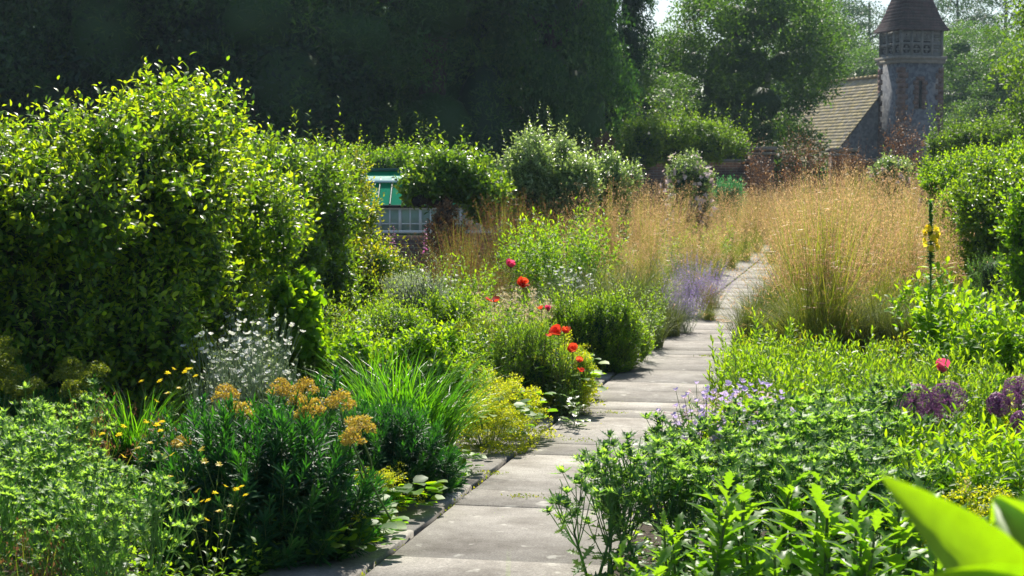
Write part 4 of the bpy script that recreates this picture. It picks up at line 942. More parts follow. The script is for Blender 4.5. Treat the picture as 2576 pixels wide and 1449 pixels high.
for px, py, Y, rx, rz, lab in [(2270, 380, 44, 55, 60, 'brown dried climber in front of the tower foot'), (2010, 415, 44, 55, 45, 'brown dried climber over the gate'), (1900, 450, 44, 40, 40, 'brown dried climber on the left gate pier'), (2130, 425, 43, 40, 30, 'brown dried climber on the right gate pier')]:
    shrub('dried_climber', lab, 'climber', [bl(px, py, Y, rx, rz, .4)], 190, L=.5, nl=8, leaf=.06, T=T_SMALL, mat=M_brown, lumps=0, noise=.5, tall=22, tallL=1.4, group='dried climbers by the gate', back=1)

# ================================================================== BEDS
V_st = [sp_stipa(120, 1.85, .13), sp_stipa(105, 1.7, .12), sp_stipa(130, 1.8, .12, pan=.13)]
V_br = [sp_stipa(90, 1.3, .12, gold=M_brown, pan=.09, lean=.6)]
GS = 'golden oat grass clumps'
stl = [ # px, Y, variant, scale, label
 (1450, 21.5, 1, .78), (1530, 23.5, 0, .92), (1620, 26, 2, .95), (1560, 27, 0, .98), (1700, 29, 1, .95), (1640, 23, 1, .88), (1780, 33, 2, .95), (1480, 28, 1, .9),
 (1720, 36, 0, .95), (1850, 40, 2, .85), (1835, 31, 1, .8), (1870, 34, 0, .85), (1930, 43, 2, .9), (1900, 38, 1, .85), (1975, 46, 0, .9),(1800, 27.5, 1, .6), (1745, 24, 1, .7), (1590, 19.3, 1, .66)]
for (px, Y, k, sc), lab in zip(stl, rowlab([e_[:2] for e_ in stl], 'golden tall oat grass left of the path')):
    spawn(V_st[k], 'stipa_clump', lab, 'grass clump', 'oat grass drift left of the path', gpos(px, Y), U(0, 6), sc)
stl = [(2090, 16.2, 0, 1.0), (2200, 17.3, 1, .97), (2000, 17.6, 2, .82), (2290, 18., 2, .9), (2130, 20, 2, 1.02), (2240, 21.5, 0, .93), (2050, 22.5, 1, .98), (2340, 21, 1, .84), (2180, 25, 2, 1.05), (2080, 27, 0, .92), (2300, 26, 0, 1.06), (2010, 29, 1, .85), (2240, 33, 2, .95), (2120, 36, 1, 1.0), (2010, 33, 2, .88), (2015, 37, 0, .98), (2035, 41, 1, .9), (1985, 27, 1, .7), (1965, 38, 2, .8), (1990, 31, 1, .62), (1945, 33, 0, .6), (2380, 19, 0, .8), (2440, 23, 2, .78), (2400, 29, 2, .9), (2150, 30, 0, 1.08)]
for (px, Y, k, sc), lab in zip(stl, rowlab([e_[:2] for e_ in stl], 'golden tall oat grass right of the path')):
    spawn(V_st[k], 'stipa_clump', lab, 'grass clump', 'oat grass drift right of the path', gpos(px, Y), U(0, 6), sc)
ls_ = [(1180, 19.6, .85), (1260, 22.5, 1.15), (1120, 18.8, .7), (1320, 22.5, 1.15), (1210, 18.2, .6), (1150, 20.5, .95), (1370, 23, 1.), (1250, 19, .62)]
for (px, Y, sc), lab in zip(ls_, rowlab([e_[:2] for e_ in ls_], 'russet dried grass below the old apple tree')):
    spawn(V_br[0], 'dry_tussock', lab, 'grass clump', 'russet grasses below the apple tree', gpos(px, Y), U(0, 6), sc)
M_fesc = ramp_mat('leaf_fescue', [(.05,.075,.03),(.09,.12,.04),(.17,.18,.07)], .3, .5, (1.8,2.,.5))
V_fes = [sp_strap(520, .66, .005, .16, M_fesc, (.4, 1.5)), sp_strap(480, .6, .005, .14, M_fesc, (.5, 1.8))]
fl_ = [(1990, 15.9, 0, .9), (2160, 15.7, 1, 1.05), (2240, 15.4, 0, 1.1), (1890, 16.2, 0, .95), (1915, 17.6, 0, 1.05), (1950, 19.5, 1, 1.1), (1985, 22, 0, 1.1), (2310, 15.2, 1, 1.15)]
for (px, Y, k, sc), lab in zip(fl_, rowlab([e_[:2] for e_ in fl_], 'dark arching grass mound under the oat grass')):
    spawn(V_fes[k], 'fescue_tussock', lab, 'grass clump', 'arching grass mounds right of the path', gpos(px, Y), U(0, 6), sc)
ls_ = [(1640, 16.4, 1, .8), (1680, 17.6, 0, .8), (1560, 17.5, 0, 1.3), (1500, 17, 1, 1.4), (1420, 16.8, 0, 1.1), (1610, 18.3, 0, 1.4), (1330, 17.2, 0, 1.)]
for (px, Y, k, sc), lab in zip(ls_, rowlab([e_[:2] for e_ in ls_], 'dull green wispy grass mound left of the path')):
    spawn(V_fes[k], 'fescue_tussock', lab, 'grass', 'wispy grass mounds left of the path', gpos(px, Y), U(0, 6), sc)
spawn(sp_stipa(230, 1.75, .2, 20, 900, .85, .8, pan=.13, sw=.006), 'stipa_clump', 'fountain of dark green grass stems in front, nearest the path on its right', 'grass clump', None, gpos(2070, 15.7), 1, 1.0)
# nepeta
V_nep = [sp_nepeta(), sp_nepeta(110, .6, .14, .75)]
for px, Y, k, sc, lab in [(1745, 20, 0, 1., 'lilac catmint spilling over the left side of the path, the farther and larger clump'), (1710, 18, 1, .95, 'lilac catmint clump nearest the viewer on the left path edge'), (1790, 21.5, 1, .9, 'lilac catmint clump reaching farthest over the path')]:
    spawn(V_nep[k], 'catmint', lab, 'catmint', 'catmint by the path', gpos(px, Y), U(0, 6), sc)
spawn(V_br[0], 'dry_tussock', 'low rust-brown wispy grass right beside the catmint on the path', 'grass clump', None, gpos(1785, 19.6), 1, .38)

# dark bush and other shrubs in the left bed
shrub('dark_bush', 'dense dark green bush at the path edge behind the red poppies', 'shrub', [bl(1510, 835, 14.4, 95, 90, .33), bl(1560, 870, 14.6, 60, 60, .3), bl(1450, 860, 14.3, 60, 80, .3)], 1500, L=.14, nl=14, leaf=.035, T=T_LIN, mat=M_aster, ws=2, up=1.2, lumps=.7, a0=60, a1=25, tall=40, noise=.2)
shrub('feathery_bush', 'feathery green mound edging the path, fringed with yellow froth', 'shrub', [bl(1365, 935, 11.9, 105, 100, .32), bl(1300, 960, 11.9, 70, 80, .3), bl(1420, 990, 11.8, 50, 60, .25)], 1900, L=.13, nl=16, leaf=.03, T=T_LIN, mat=M_aster, ws=1.2, up=1.4, lumps=.8, a0=55, a1=25)
shrub('runner_bean', 'leafy climber column with bright round leaves beside the white flowers', 'climber', [bl(745, 780, 11.6, 48, 85, .17), bl(765, 860, 11.6, 42, 70, .17)], 420, L=.1, nl=6, leaf=.065, T=T_ROUND, mat=M_lush, up=.3, lumps=.7)
shrub('silver_artemisia', 'pale silver feathery bush in the middle of the left bed', 'shrub', [bl(1060, 770, 15.5, 70, 50, .3), bl(1010, 740, 16, 40, 40, .25)], 700, L=.16, nl=12, leaf=.04, T=T_LIN, mat=M_silver, ws=1.5, up=1.2, lumps=.6, tall=26)
shrub('small_bush', 'soft green mound between the silver bush and the cream seedheads', 'shrub', [bl(1130, 830, 14, 100, 70, .4), bl(980, 850, 13.5, 80, 70, .4)], 1500, L=.15, nl=12, leaf=.04, T=T_LIN, mat=M_aster, ws=2, up=1.3, lumps=.74, tall=20)
shrub('leafy_bush', 'broad-leaved dark green bush behind the strappy leaves', 'shrub', [bl(1040, 910, 11.6, 90, 75, .3), bl(900, 930, 11.4, 60, 60, .3), bl(1120, 940, 11.6, 60, 80, .3)], 900, L=.13, nl=8, leaf=.06, T=T_OVAL, mat=M_lush, up=1., lumps=.8, tall=14)
shrub('dark_teal_bush', 'blue-green needle-leaved bush in the right bed', 'shrub', [bl(2480, 800, 14.4, 40, 60, .2), bl(2500, 690, 15.5, 40, 50, .25)], 520, L=.14, nl=16, leaf=.025, T=T_LIN, mat=M_erynd, up=1.2, lumps=.8)

def mass(variants, pts, name, label, cat, group, s0=.85, s1=1.15):
    labs = rowlab(pts, label)
    for (px, Y), label in zip(pts, labs):
        k = R.integers(len(variants)); spawn(variants[k], name, label, cat, group, gpos(px, Y), U(0, 6), U(s0, s1))
V_as = [sp_aster(22, .43, .14, .055), sp_aster(20, .36, .13, .045, mat=M_olive), sp_aster(24, .52, .15, .065), sp_aster(18, .40, .15, .06, T=T_LANCE, ws=.9, mat=M_lush)]
ap = []
for Y in np.arange(9.5, 12.9, .42):
    e = 2166 - 1.227 * 7095 / Y + (.98 + .24) * FP / Y
    x = e + U(0, 40)
    while x < 2330 + (Y < 12) * 300 - (Y > 13) * 150: ap.append((x, Y + U(-.12, .12))); x += .33 * FP / Y
mass(V_as, ap, 'michaelmas_daisy', 'bright green stem clump right of the path', 'perennial', 'unflowered bright green clumps right of the path')
V_as2 = [sp_aster(20, .62, .14, .05, T=T_LANCE, ws=.9), sp_aster(20, .55, .14, .06, T=T_LANCE, mat=M_lush, ws=.9)]
mass(V_as2, [(870, 13), (820, 14.2), (930, 14.5), (1180, 12.2), (1230, 13), (1150, 15.8), (1240, 15.6), (1330, 15.4), (1420, 15.6), (1100, 17), (1000, 18), (1060, 19.2), (1480, 15.8), (1540, 15.4), (900, 16), (940, 12.6), (1330, 14.4), (1240, 11.8), (1100, 13), (1050, 14), (1170, 11.3), (760, 13), (1590, 15.2), (1620, 16.2)], 'leafy_perennial', 'fresh green perennial in the left bed', 'perennial', 'leafy perennials in the left bed')
mass([sp_aster(18, .43, .15, .085, T=T_LANCE, mat=M_lush, ws=.95, nl=16), sp_aster(16, .4, .15, .09, T=T_LANCE, mat=M_lush, ws=1.1, nl=14)],
     [(2300, 8.0), (2340, 7.6), (2400, 8.0), (2450, 7.7), (2520, 7.9), (2570, 7.5), (2370, 7.2), (2480, 7.3), (2560, 8.2), (2310, 7.4)], 'phlox', 'pointed-leaved clump below the purple alliums', 'perennial', 'pointed-leaved clumps at the right')
mass([sp_aster(16, .7, .18, .095, T=T_OVAL, mat=M_lush, ws=.95, nl=16), sp_aster(18, .66, .16, .075, T=T_LANCE, mat=M_lush, ws=1.1, nl=16)],
     [(2400, 12.4), (2470, 12.9), (2540, 12.4), (2590, 12.8), (2350, 13.2), (2560, 11.3), (2480, 11.6), (2430, 11.8), (2590, 11.4)], 'leafy_perennial', 'lush broad-leaved clump behind the alliums', 'perennial', 'lush clumps in the right bed')
mass(V_as2, [(2390, 16), (2450, 16.6), (2330, 17), (2520, 16), (2420, 14.8), (2560, 15), (2560, 18)], 'leafy_perennial', 'green perennial between the mullein and the right-hand bushes', 'perennial', 'perennials behind the mullein')
mass(V_as2, [(40, 18), (-20, 16), (90, 20), (30, 22)], 'leafy_perennial', 'green perennial glimpsed under the left end of the hedge', 'perennial', 'perennials behind the hedge')

V_tall = [sp_aster(26, 1.1, .22, .09, T=T_LANCE, mat=M_lush, nl=26, ws=.95), sp_aster(24, 1.0, .2, .09, T=T_LANCE, mat=M_lush, nl=24, ws=1.1)]
mass(V_tall, [(1300, 20.2), (1350, 20.8), (1400, 20.3), (1450, 20.8), (1500, 20.4), (1420, 21.6)], 'perennial_clump', 'tall yellow-green perennial before the silver-green shrub', 'perennial', 'tall perennials in the middle distance')
mass(V_tall, [(1180, 17.4), (1680, 27), (1740, 30), (1800, 29)], 'perennial_clump', 'green perennial among the grasses', 'perennial', 'perennials among the grasses', .7, .85)
# euphorbia mounds
lf, st = sp_euphorbia(.54, .66, 460, 40, .085, ws=.95)
hd = [sp_head(.058, 620, M_euflo, .0), sp_head(.05, 520, M_euflo, .0)]
def euph(name, label, px, Y, lf, st, heads, hm, sc=1, base_h=0):
    x, y, _ = gpos(px, Y); r = meta(ent(name, None, None, (x, y, 0), 0, 1), label, 'euphorbia')
    if lf is not None: o = ent('foliage', lf, r, sc=sc); ent('stems', st, r, sc=sc)
    for i, (hx, hy, HY, rr) in enumerate(heads):
        p = at(hx, hy, HY) - np.array([x, y, 0]); h = ent('flower_head', hm[i % len(hm)], r, p, U(0, 6), rr)
        s = MB(); tubes(s, np.array([[[0, 0, -.02], [-p[0] * .1, .03, -.14], [-p[0] * .4, -p[1] * .4, -p[2] * .7]]]) / rr, .005 / rr, .005 / rr, sides=5); ent('stalk', s.mesh('stalk', M_stem), h)
    return r
hm = []
for k in range(3):
    fl = MB(); c = np.zeros(3); kk = 30; d = rdir(kk, -.35)
    for q in d: ball_froth(fl, q * .046 * U(.8, 1.1), .017, 26, .0105, up=.2)
    hm.append(P(fl, 'flower_head', M_euflo))
hmo = []
for k in range(2):
    fl = MB(); d = rdir(30, -.4)
    for q in d: ball_froth(fl, q * .05 * U(.8, 1.1), .018, 24, .011, up=.2)
    hmo.append(P(fl, 'flower_head', M_euolv))
LFM = P(lf, 'foliage', M_euph); STM = P(st, 'stems', M_stem)
euph('euphorbia', 'large dark blue-green euphorbia mound with gold flower heads by the path', 655, 7.45, LFM, STM,
     [(566, 998, 7.7, 1.0), (600, 1040, 7.5, 1.05), (705, 985, 7.7, 1.), (768, 982, 7.8, 1.0), (780, 1030, 7.6, 1.1), (768, 1048, 7.5, .8), (856, 1018, 7.6, 1.15), (905, 1078, 7.4, 1.1), (888, 1108, 7.3, .95), (745, 1010, 7.7, .8)], hm)
euph('euphorbia', 'second dark euphorbia mound in front of the strappy leaves', 965, 8.75, LFM, STM, [], hm, .74)
ml = []
lf, st = sp_euphorbia(.36, .55, 150, 30, .07)
L2 = P(lf, 'foliage', M_euph); S2 = P(st, 'stems', M_stem)
euph('euphorbia', 'dark euphorbia behind the left of the large mound', 470, 8.6, L2, S2, [(460, 1120, 7.6, .8)], hm, .9)
euph('euphorbia', 'small dark euphorbia behind the gold flower heads', 800, 9.0, L2, S2, [], hm, 1.05)
euph('euphorbia', 'olive-headed euphorbia in the shade at the left edge', 20, 9.1, L2, S2, [(10, 880, 9.1, 1.3), (-5, 920, 9, 1.3), (35, 950, 9, 1.2), (15, 985, 8.9, 1.2), (70, 1000, 8.9, 1.1), (85, 975, 8.9, .9)], hmo, 1.05)
euph('euphorbia', 'olive-headed euphorbia in the deep shade of the big hedge', 195, 9.2, L2, S2, [(175, 930, 9.2, 1.2), (160, 962, 9.1, 1.2), (205, 962, 9.1, 1.1), (243, 942, 9.2, 1.15), (185, 985, 9., 1.1)], hmo, .95)
euph('euphorbia', 'olive-yellow flowered euphorbia in the middle of the left bed', 1190, 12.2, L2, S2, [(1165, 835, 12.6, 1.3), (1215, 850, 12.4, 1.3), (1245, 830, 12.6, 1.1), (1190, 875, 12.3, 1.3), (1225, 895, 12.2, 1.3), (1175, 905, 12.2, 1.1), (1205, 820, 12.7, 1.1), (1240, 870, 12.3, 1.2)], hmo, .9)
euph('euphorbia', 'yellow-brown flowered euphorbia behind the climbing bean leaves', 880, 14, L2, S2, [(860, 800, 14, 1.3), (900, 815, 14, 1.2), (930, 800, 14.2, 1.1), (880, 835, 13.9, 1.2), (850, 830, 13.8, 1.1)], hmo, .9)

# strappy clumps
V_sp = [sp_strap(230, .82, .013, .1, droop=(.5, 1.5)), sp_strap(230, .8, .012, .1, droop=(.6, 1.6), bias=-.2)]
for px, Y, k, sc, lab in [(1010, 9.6, 0, .95, 'bright strappy clump behind the second euphorbia'), (1075, 9.5, 1, .95, 'bright strappy clump arching over toward the path'), (950, 10.2, 0, .9, 'upright strappy clump at the back left of the group')]:
    spawn(V_sp[k], 'daylily', lab, 'daylily', 'strappy-leaved clumps', gpos(px, Y), U(0, .5), sc)
spawn(V_sp[0], 'iris', 'dark narrow strappy leaves in the shade in front of the big hedge', 'iris', None, gpos(330, 9.2), 2, .75)
V_al = [sp_alch(), sp_alch(.22, .42, 52)]
for px, Y, k, sc, lab in [(1225, 10.2, 0, 1.0, 'yellow frothy alchemilla left in the pair at the path edge'), (1295, 10.6, 1, 1.0, 'yellow frothy alchemilla right in the pair at the path edge'), (1420, 11.8, 1, 1.1, 'yellow froth on the path side of the feathery mound, near end'), (1415, 12.7, 0, 1.15, 'yellow froth on the path side of the feathery mound, far end'),
    (1885, 14.6, 0, .7, 'small yellow flower clump right of the path below the arching grass'), (2520, 7.9, 1, .95, 'yellow-green frothy clump under the pointed leaves at the right edge'), (2460, 6.9, 0, 1., 'yellow-green froth beside the blurred leaf at the right'), (2590, 9.8, 0, 1.1, 'yellow froth behind the rightmost allium'), (2420, 14.4, 0, 1.3, 'yellow-green froth right of the mullein'), (1195, 11.5, 0, 1., 'yellow froth beneath the olive-headed euphorbia'), (1085, 12.9, 1, 1.05, 'yellow froth among the leafy perennials behind the strappy leaves'), (905, 12.2, 0, 1., 'yellow froth right of the climbing bean'), (1340, 13.2, 1, 1.1, 'yellow froth just behind the feathery mound'), (940, 8.2, 1, .6, 'little yellow-green froth between the two euphorbia mounds')]:
    spawn(V_al[k], 'alchemilla', lab, 'alchemilla', 'alchemilla clumps', gpos(px, Y), U(0, 6), sc)
V_lo = [sp_alch(.2, .22, 3, 90)]
for px, Y in [(985, 8.3), (1070, 8.9), (1120, 9.3), (900, 7.8), (850, 7.3)]:
    spawn(V_lo[0], 'round_leaved_plant', 'low round-leaved plant at the paving edge, ' + {985: 'nearest the viewer', 1070: 'middle of three', 1120: 'farthest of three', 900: 'beside the large euphorbia', 850: 'at the foot of the large euphorbia'}[px], 'perennial', 'round-leaved plants on the left path edge', gpos(px, Y), U(0, 6), U(.8, 1.1))

# lychnis
V_ly = [sp_lychnis(), sp_lychnis(22, .7, .16)]
ls_ = [(560, 10.2, 0, .95), (620, 10., 1, 1.), (665, 10.6, 0, 1.), (700, 10.2, 1, .85), (520, 9.8, 1, .8), (620, 11.2, 0, 1.05)]
for (px, Y, k, sc), lab in zip(ls_, rowlab([e_[:2] for e_ in ls_], 'white campion before the dark hedge')):
    spawn(V_ly[k], 'rose_campion', lab, 'flower', 'white campions before the hedge', gpos(px, Y), U(0, 6), sc)
ls_ = [(1000, 16.4, 1, .95), (1110, 16.6, 0, .9), (1440, 17, 0, 1.)]
for (px, Y, k, sc), lab in zip(ls_, rowlab([e_[:2] for e_ in ls_], 'white campion farther back in the left bed')):
    spawn(V_ly[k], 'rose_campion', lab, 'flower', 'farther white campions', gpos(px, Y), U(0, 6), sc)
# cream seedheads and poppies
V_se = [sp_seedheads(), sp_seedheads(14, .7, .2)]
ls_ = [(1225, 14, 0), (1290, 14.4, 1), (1340, 13.9, 0), (1385, 14.4, 1)]
for (px, Y, k), lab in zip(ls_, rowlab([e_[:2] for e_ in ls_], 'cream dried flower stems among the poppies')):
    spawn(V_se[k], 'dry_seedheads', lab, 'seedheads', 'cream seedheads', gpos(px, Y), U(0, 6), 1.)
def poppy(px, py, Y, r, mat, layers, op, tilt, label, name='poppy', cat='poppy', group='poppies'):
    h = Hh(py, Y); spawn(sp_poppy(h, r, mat, layers, op, tilt), name, label, cat, group, gpos(px - .03 / Y * FP, Y))
poppy(1285, 674, 14.2, 0.060, M_pink, 2, 50, (.1, -.3), 'pink poppy highest above the left bed')
poppy(1317, 716, 13.8, 0.062, M_red, 2, 62, (.0, -1.6), 'red poppy facing the viewer above the cream seedheads')
poppy(1243, 760, 13.6, 0.058, M_red, 1, 80, (0, -.1), 'flat orange-red poppy seen edge-on among the cream seedheads')
poppy(1379, 783, 13.2, 0.048, M_pink, 3, 35, (0, -.2), 'round pink poppy lowest of the pinks in the left bed')
poppy(1362, 779, 13.3, 0.036, M_red, 1, 55, (-.4, -.3), 'small orange poppy touching the round pink one')
poppy(1405, 843, 11.5, 0.052, M_red, 2, 60, (-.3, -.8), 'left red poppy of the pair behind the yellow froth')
poppy(1420, 838, 11.5, 0.052, M_red, 2, 55, (.3, -.5), 'right red poppy of the pair behind the yellow froth')
poppy(1385, 846, 11.6, 0.034, M_red, 1, 70, (-.3, -.3), 'faded orange poppy left of the red pair')
poppy(1440, 886, 11.3, 0.046, M_red, 2, 60, (0, -.7), 'orange-red poppy on the edge of the yellow froth')
poppy(1455, 912, 11.2, 0.041, M_red, 2, 50, (.4, -.3), 'deep red poppy leaning over the path')
poppy(1460, 935, 11.1, 0.041, M_red, 1, 70, (.4, -.4), 'lowest red poppy beside the paving')
poppy(1362, 822, 13., 0.030, M_red, 1, 50, (0, -.3), 'tiny red poppy bud left of the red pair')
poppy(2372, 938, 10., 0.055, M_pink, 3, 38, (.2, -.4), 'crimson-pink poppy above the purple alliums', group=None)
# foxgloves
def foxglove(px, py, Y, lab, n=26):
    h = Hh(py, Y); st = MB(); fl = MB(); lf = MB(); b = np.zeros((1, 3)); d = np.array([[.05, 0, 1.]])
    tubes(st, curve(b, d, np.array([h]), 5, np.zeros((1, 3))), .008, .003, sides=5)
    leafy(lf, None, b, d, [h * .55], 9, T_OVAL, .16, .02, 1, 70, 50); leafy(fl, None, b, d, [h], n, T_OVAL, .045, .72, 1, 105, 70, taper=.6, ws=1.6)
    spawn([('flowers', P(fl, 'flowers', M_fox)), ('stem', P(st, 'stem', M_stem)), ('leaves', P(lf, 'leaves', M_aster))], 'foxglove', lab, 'foxglove', 'foxgloves', gpos(px - 6, Y))
foxglove(1066, 560, 20, 'taller purple-pink foxglove spike in front of the greenhouse glass', 34)
foxglove(985, 566, 19.5, 'purple-pink foxglove spike at the left end of the greenhouse glass', 34)
foxglove(972, 575, 19.7, 'small foxglove spike just left of its neighbour by the greenhouse')
foxglove(22, 588, 16, 'pink foxglove under the left end of the hedge')
foxglove(2545, 690, 14.4, 'muted purple spike at the right behind the lush leaves')
# geranium, alliums
ge = sp_geran(.25, .43, 98)
spawn(ge, 'geranium', 'lilac-blue flowered geranium mound leaning over the path edge, nearer half', 'geranium', 'geraniums', gpos(1775, 8.5), 0, 1.36)
spawn(sp_geran(.24, .43, 98), 'geranium', 'lilac-blue flowered geranium mound, right-hand half beside the green mass', 'geranium', 'geraniums', gpos(1880, 8.6), 1, 1.4)
for px, py, Y, r, lab in [(2305, 1010, 9., .098, 'purple allium globe left of the close pair'), (2392, 1004, 9.1, .098, 'purple allium globe right of the close pair, below the pink poppy'), (2520, 1018, 9., .06, 'smaller purple allium globe right of the pair'), (2570, 985, 9., .085, 'large purple allium at the right edge'), (2580, 1062, 8.6, .055, 'lowest purple allium at the right edge'), (2352, 1025, 9.3, .08, 'purple allium globe behind the close pair')]:
    h = Hh(py, Y); spawn(sp_allium(h, r), 'allium', lab, 'allium', 'alliums', gpos(px, Y))
# mullein
def mullein(px, py, Y, lab):
    h = Hh(py, Y); st = MB(); fl = MB(); lf = MB(); bd = MB(); b = np.zeros((1, 3)); d = np.array([[.05, 0, 1.]])
    tubes(st, curve(b, d, np.array([h]), 6, np.array([[-.04, 0, 0]])), .010, .006, sides=6)
    BN = np.array([[-.04, 0, 0]])
    leafy(bd, None, b, d, [h], 420, T_OVAL, .05, .7, 1, 75, 40, taper=.35, ws=1.7, bend=BN); leafy(bd, None, b, d, [h], 90, T_OVAL, .06, .35, .72, 75, 55, taper=.3, ws=1.2, bend=BN)
    leafy(lf, None, b, d, [h * .72], 40, T_OVAL, .22, .02, 1, 80, 55, taper=.6, ws=.8, bend=BN)
    leafy(lf, None, b, d, [.12], 14, T_OVAL, .3, 0, 1, 80, 50, taper=.2)
    t = U(.77, .875, 22) * h; a = U(0, 6.28, 22); tn_ = t / h; q = np.stack([.02 * np.cos(a) + h * (.05 * tn_ - .04 * tn_ ** 2) / 1.6, .02 * np.sin(a), t], -1)
    petals(fl, q * [1.6, 1.6, 1], nrm(np.stack([np.cos(a), np.sin(a) - .4, 0 * a + .2], -1)), .032, 5, 60, ws=1.2)
    spawn([('stem', P(st, 'stem', M_stem)), ('buds', P(bd, 'buds', M_eryn)), ('flowers', P(fl, 'flowers', M_yel)), ('leaves', P(lf, 'leaves', M_lush))], 'mullein', lab, 'mullein', None, gpos(px, Y))
mullein(2335, 510, 12.6, 'tall single mullein spike with yellow flowers, right of the golden grasses')
# thin seed stalks around
V_da = [sp_daisy(), sp_daisy(6, .5, M_yel)]
for px, Y, sc, lab in [(420, 9.3, 1.3, 'yellow daisies on thin stems before the dark hedge foot'), (165, 8.3, 1.05, 'yellow daisies behind the spiny green plants at the left'), (320, 7.6, 1.2, 'yellow daisies between spiny plants and euphorbia'), (480, 7., 1.15, 'yellow daisies leaning on the large euphorbia mound'), (540, 6.6, .95, 'low yellow daisies in front of the euphorbia mound'), (2060, 9.6, 1., 'lone yellow daisies in the green mass right of the path'), (230, 8.5, .9, 'small yellow daisies near the olive euphorbia')]:
    spawn(V_da[R.integers(2)], 'yellow_daisy', lab, 'daisy', 'yellow daisies', gpos(px, Y), U(0, 6), sc)
spawn([p for p in sp_stipa(26, .6, .05, 22, 30, .3, .5, M_brown, .05)], 'dry_tussock', 'rust-coloured dry grass tuft at the bottom left corner', 'grass clump', None, gpos(60, 5.6), 0, .9)
spawn([p for p in sp_stipa(26, .6, .05, 22, 30, .3, .5, M_brown, .05)], 'dry_tussock', 'rust-coloured dry grass tuft behind the spiny plants at the left', 'grass clump', None, gpos(240, 8.4), 0, 1.05)

# eryngium drifts
V_er = [sp_eryn(5, .64, rad=.1, spread=.35), sp_eryn(4, .6, rad=.09, spread=.3), sp_eryn(5, .68, rad=.12, spread=.35)]
lp = []
for Y in (5.7, 6.3, 6.9, 7.5, 8.0):
    x = -120 + U(0, 60)
    while x < 300 + (7.2 - Y) * 45: lp.append((x, Y + U(-.15, .15))); x += .27 * FP / Y
for (px, Y), lab in zip(lp, rowlab(lp, 'pale spiny sea holly at the bottom left')): spawn(V_er[R.integers(3)], 'sea_holly', lab, 'sea holly', 'sea hollies at the bottom left', gpos(px, Y), U(0, 6), U(.84, .96) * (1.0 if px < 200 else .86) * (1.1 - .09 * (Y - 5.7)))
lp = []
for Y in (6.7, 7.1, 7.5, 7.9, 8.3):
    e = 2166 - 1.227 * 7095 / Y + (.98 + .3) * FP / Y; x = e + U(0, 30)
    while x < 2250: lp.append((x, Y + U(-.12, .12))); x += .27 * FP / Y
V_er2 = [sp_eryn(5, .6, (M_erynd, M_eryn), .1, .35), sp_eryn(4, .56, (M_erynd, M_eryn), .09, .3)]
lp = [q for q in lp if not (q[1] > 7.75 and q[0] < 1990)]
for (px, Y), lab in zip(lp, rowlab(lp, 'green spiny sea holly right of the path')): spawn(V_er2[R.integers(2)], 'sea_holly', lab, 'sea holly', 'sea hollies right of the path', gpos(px, Y), U(0, 6), U(.88, 1.) * (1.02 - (8.3 - Y) * .09))
spawn(sp_eryn(6, .6, (M_eryn, M_eryn), .08, .55), 'sea_holly', 'sea holly sprays leaning out over the paving at the bottom centre', 'sea holly', None, gpos(1535, 6.7), .4, .9)
spawn(sp_eryn(3, .5, (M_erynd, M_eryn), .06, .5), 'sea_holly', 'low sea holly just behind the sprays that lean over the paving', 'sea holly', None, gpos(1640, 6.9), 1.4, .9)
# foreground lobed plants
T_LOB2 = leafT([(.06,.03),(.13,.07),(.19,.16),(.24,.09),(.33,.14),(.38,.24),(.43,.12),(.53,.16),(.58,.24),(.64,.12),(.73,.12),(.78,.15),(.84,.07),(.93,.04)], .4, .4, .03)
M_front = ramp_mat('leaf_front', [(.04,.12,.02),(.065,.16,.025),(.11,.22,.03)], .45, .45, (3.4,3.1,.4), .4)
V_ec = [sp_echinops(4, .62, .22, T=T_LOB2, ws=.95, nl=18, mat=M_front), sp_echinops(3, .64, .24, T=T_LOB2, ws=.9, nl=17, mat=M_front), sp_echinops(4, .58, .2, T=T_LOB2, ws=1.0, nl=18, mat=M_front)]
ecl = [(1650, 5.3, .85, 2), (1800, 5.5, .98, 0), (1840, 6.2, .9, 1), (1960, 5.4, .92, 2), (2050, 5.6, 1., 1), (2150, 5.3, .9, 0), (2250, 5.7, 1., 1), (2350, 5.3, .88, 2), (2000, 6.3, .88, 0), (1700, 6.1, .75, 2), (2470, 5.6, .8, 0), (2560, 6., .8, 2), (2300, 6.4, .85, 1)]
for (px, Y, sc, k), lab in zip(ecl, rowlab([e_[:2] for e_ in ecl], 'large jagged-leaved plant at the bottom right')):
    spawn(V_ec[k], 'globe_thistle', lab, 'perennial', 'jagged-leaved plants at the bottom right', gpos(px, Y), U(0, 6), sc)
# spent lily
fl = MB(); leafy(fl, None, np.zeros((1, 3)), [[0, 0, 1.]], .05, 9, T_LANCE, .07, 0, 1, 60, 20); s = MB(); tubes(s, np.array([[[0, 0, -.4], [0, 0, 0]]]), .004, .004)
p = at(2430, 1245, 6.9); spawn([('dried_petals', P(fl, 'dried_petals', M_cream)), ('stem', P(s, 'stem', M_stem))], 'spent_lily', 'cream withered bloom above the blurred leaf', 'flower', None, p)

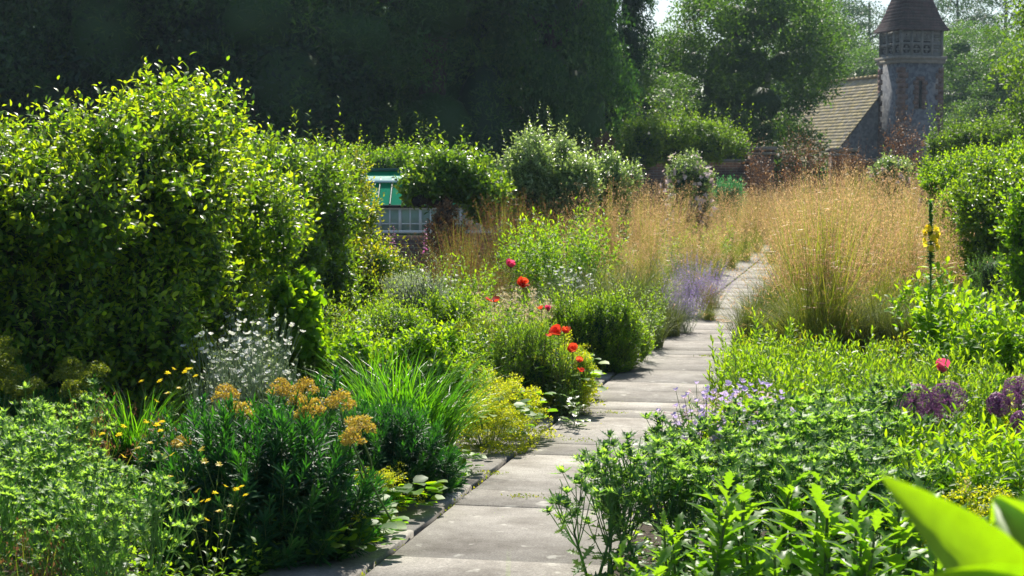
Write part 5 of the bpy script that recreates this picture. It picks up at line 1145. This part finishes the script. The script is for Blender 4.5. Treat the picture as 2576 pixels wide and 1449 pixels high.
# the plant right in front of the lens at the bottom right: broad leaves on a tall stalk
M_near = ramp_mat('leaf_near', [(.07,.18,.01),(.11,.25,.012),(.14,.3,.015)], .55, .4, (3.1,2.5,.2))
BIG = leafT([(.06, .06), (.18, .15), (.3, .19), (.42, .2), (.55, .19), (.68, .15), (.8, .1), (.92, .045)], .55, .2, .012)
Yn = 1.55; bx_, by_ = X(2760, Yn), Yn
def near_leaf(mb, tip, base, wid, nz=(0, -.2, 1)):
    tip = np.array(tip); base = np.array(base); L_ = np.linalg.norm(tip - base); place(mb, BIG, base[None], (tip - base)[None], np.array([nz], float), L_, wid, .6)
lf = MB(); st = MB(); O = np.array([bx_, by_, 0])
tubes(st, np.array([[[0, 0, 0], [.02, .01, .7], [0, 0, 1.34]]]), .009, .006, sides=8)
A = lambda px, py, Y: at(px, py, Y) - O
near_leaf(lf, A(2300, 1205, 1.5), A(2640, 1660, 1.56), .85, (.4, -.9, .12))
near_leaf(lf, A(2470, 1205, 1.75), A(2740, 1600, 1.6), .62, (-.2, -.9, .1))
near_leaf(lf, A(2330, 1450, 1.45), A(2700, 1540, 1.55), .7, (0, -.8, .4))
near_leaf(lf, A(2460, 1190, 1.9), A(2800, 1350, 1.6), .6, (0, -.8, .4))
leafy(lf, None, np.zeros((1, 3)), [[0, 0, 1.]], [1.05], 9, BIG, .2, .1, 1, 60, 50, taper=.1)
spawn([('leaves', P(lf, 'leaves', M_near, True)), ('stalk', P(st, 'stalk', M_stem, True))], 'broad_leaved_plant', 'very close blurred bright green broad leaves at the bottom right corner', 'plant', None, O)
lf = MB(); tp = at(1205, 1392, 1.6); blades(lf, np.zeros((5, 3)) + disc(5, .02), np.array([.9, 2.5, 4., 5., 1.8]), np.array([tp[2] * 1.0, .6, .7, .5, .55]), np.full(5, .018), np.array([.02, .3, .3, .4, .3]), np.array([.02, .6, .5, .7, .5]), 9)
spawn([('foliage', P(lf, 'foliage', M_near))], 'pointed_leaf_plant', 'blurred pointed blade tip sticking up at the bottom centre', 'grass', None, (tp[0], tp[1], 0))

# ================================================================== GROUND COVER (uncountable low growth in the beds)
gc = MB(); n = 26000
Yq = 5 + (U(0, 1, n) ** 1.5) * 40; xq = U(-1, 1, n) * (.38 * Yq + .4); ac = across(xq, Yq)
ok = ((ac > PR + .05) | (ac < PL + .08)); xq, Yq = xq[ok], Yq[ok]; m = len(xq)
patch = (np.sin(xq * 2.1 + Yq) + np.cos(Yq * 1.7 - xq) + 2) / 4
h = U(.03, .22, m) * (.5 + patch); base = np.stack([xq, Yq, 0 * xq], -1)
leafy(gc, None, base, upd(m, .5), h, 5, T_OVAL, .05, .2, 1, 75, 40, tvar=(.1, .8))
meta(ent('ground_cover', gc.mesh('ground_cover', M_aster)), 'low mixed leafy growth covering the soil of the beds', 'ground cover', None, 'stuff')

# ================================================================== HAZE
hz = MB(); hz.box((0, 85, 14), (420, 230, 32)); m = bpy.data.materials.new('haze'); m.use_nodes = True; N = m.node_tree.nodes; N.remove(N['Principled BSDF'])
pv = N.new('ShaderNodeVolumePrincipled'); pv.inputs['Color'].default_value = (.6, .82, 1, 1); pv.inputs['Density'].default_value = .00028; pv.inputs['Anisotropy'].default_value = .4
m.node_tree.links.new(pv.outputs[0], N['Material Output'].inputs['Volume'])
meta(ent('haze', hz.mesh('haze', m)), kind='stuff')
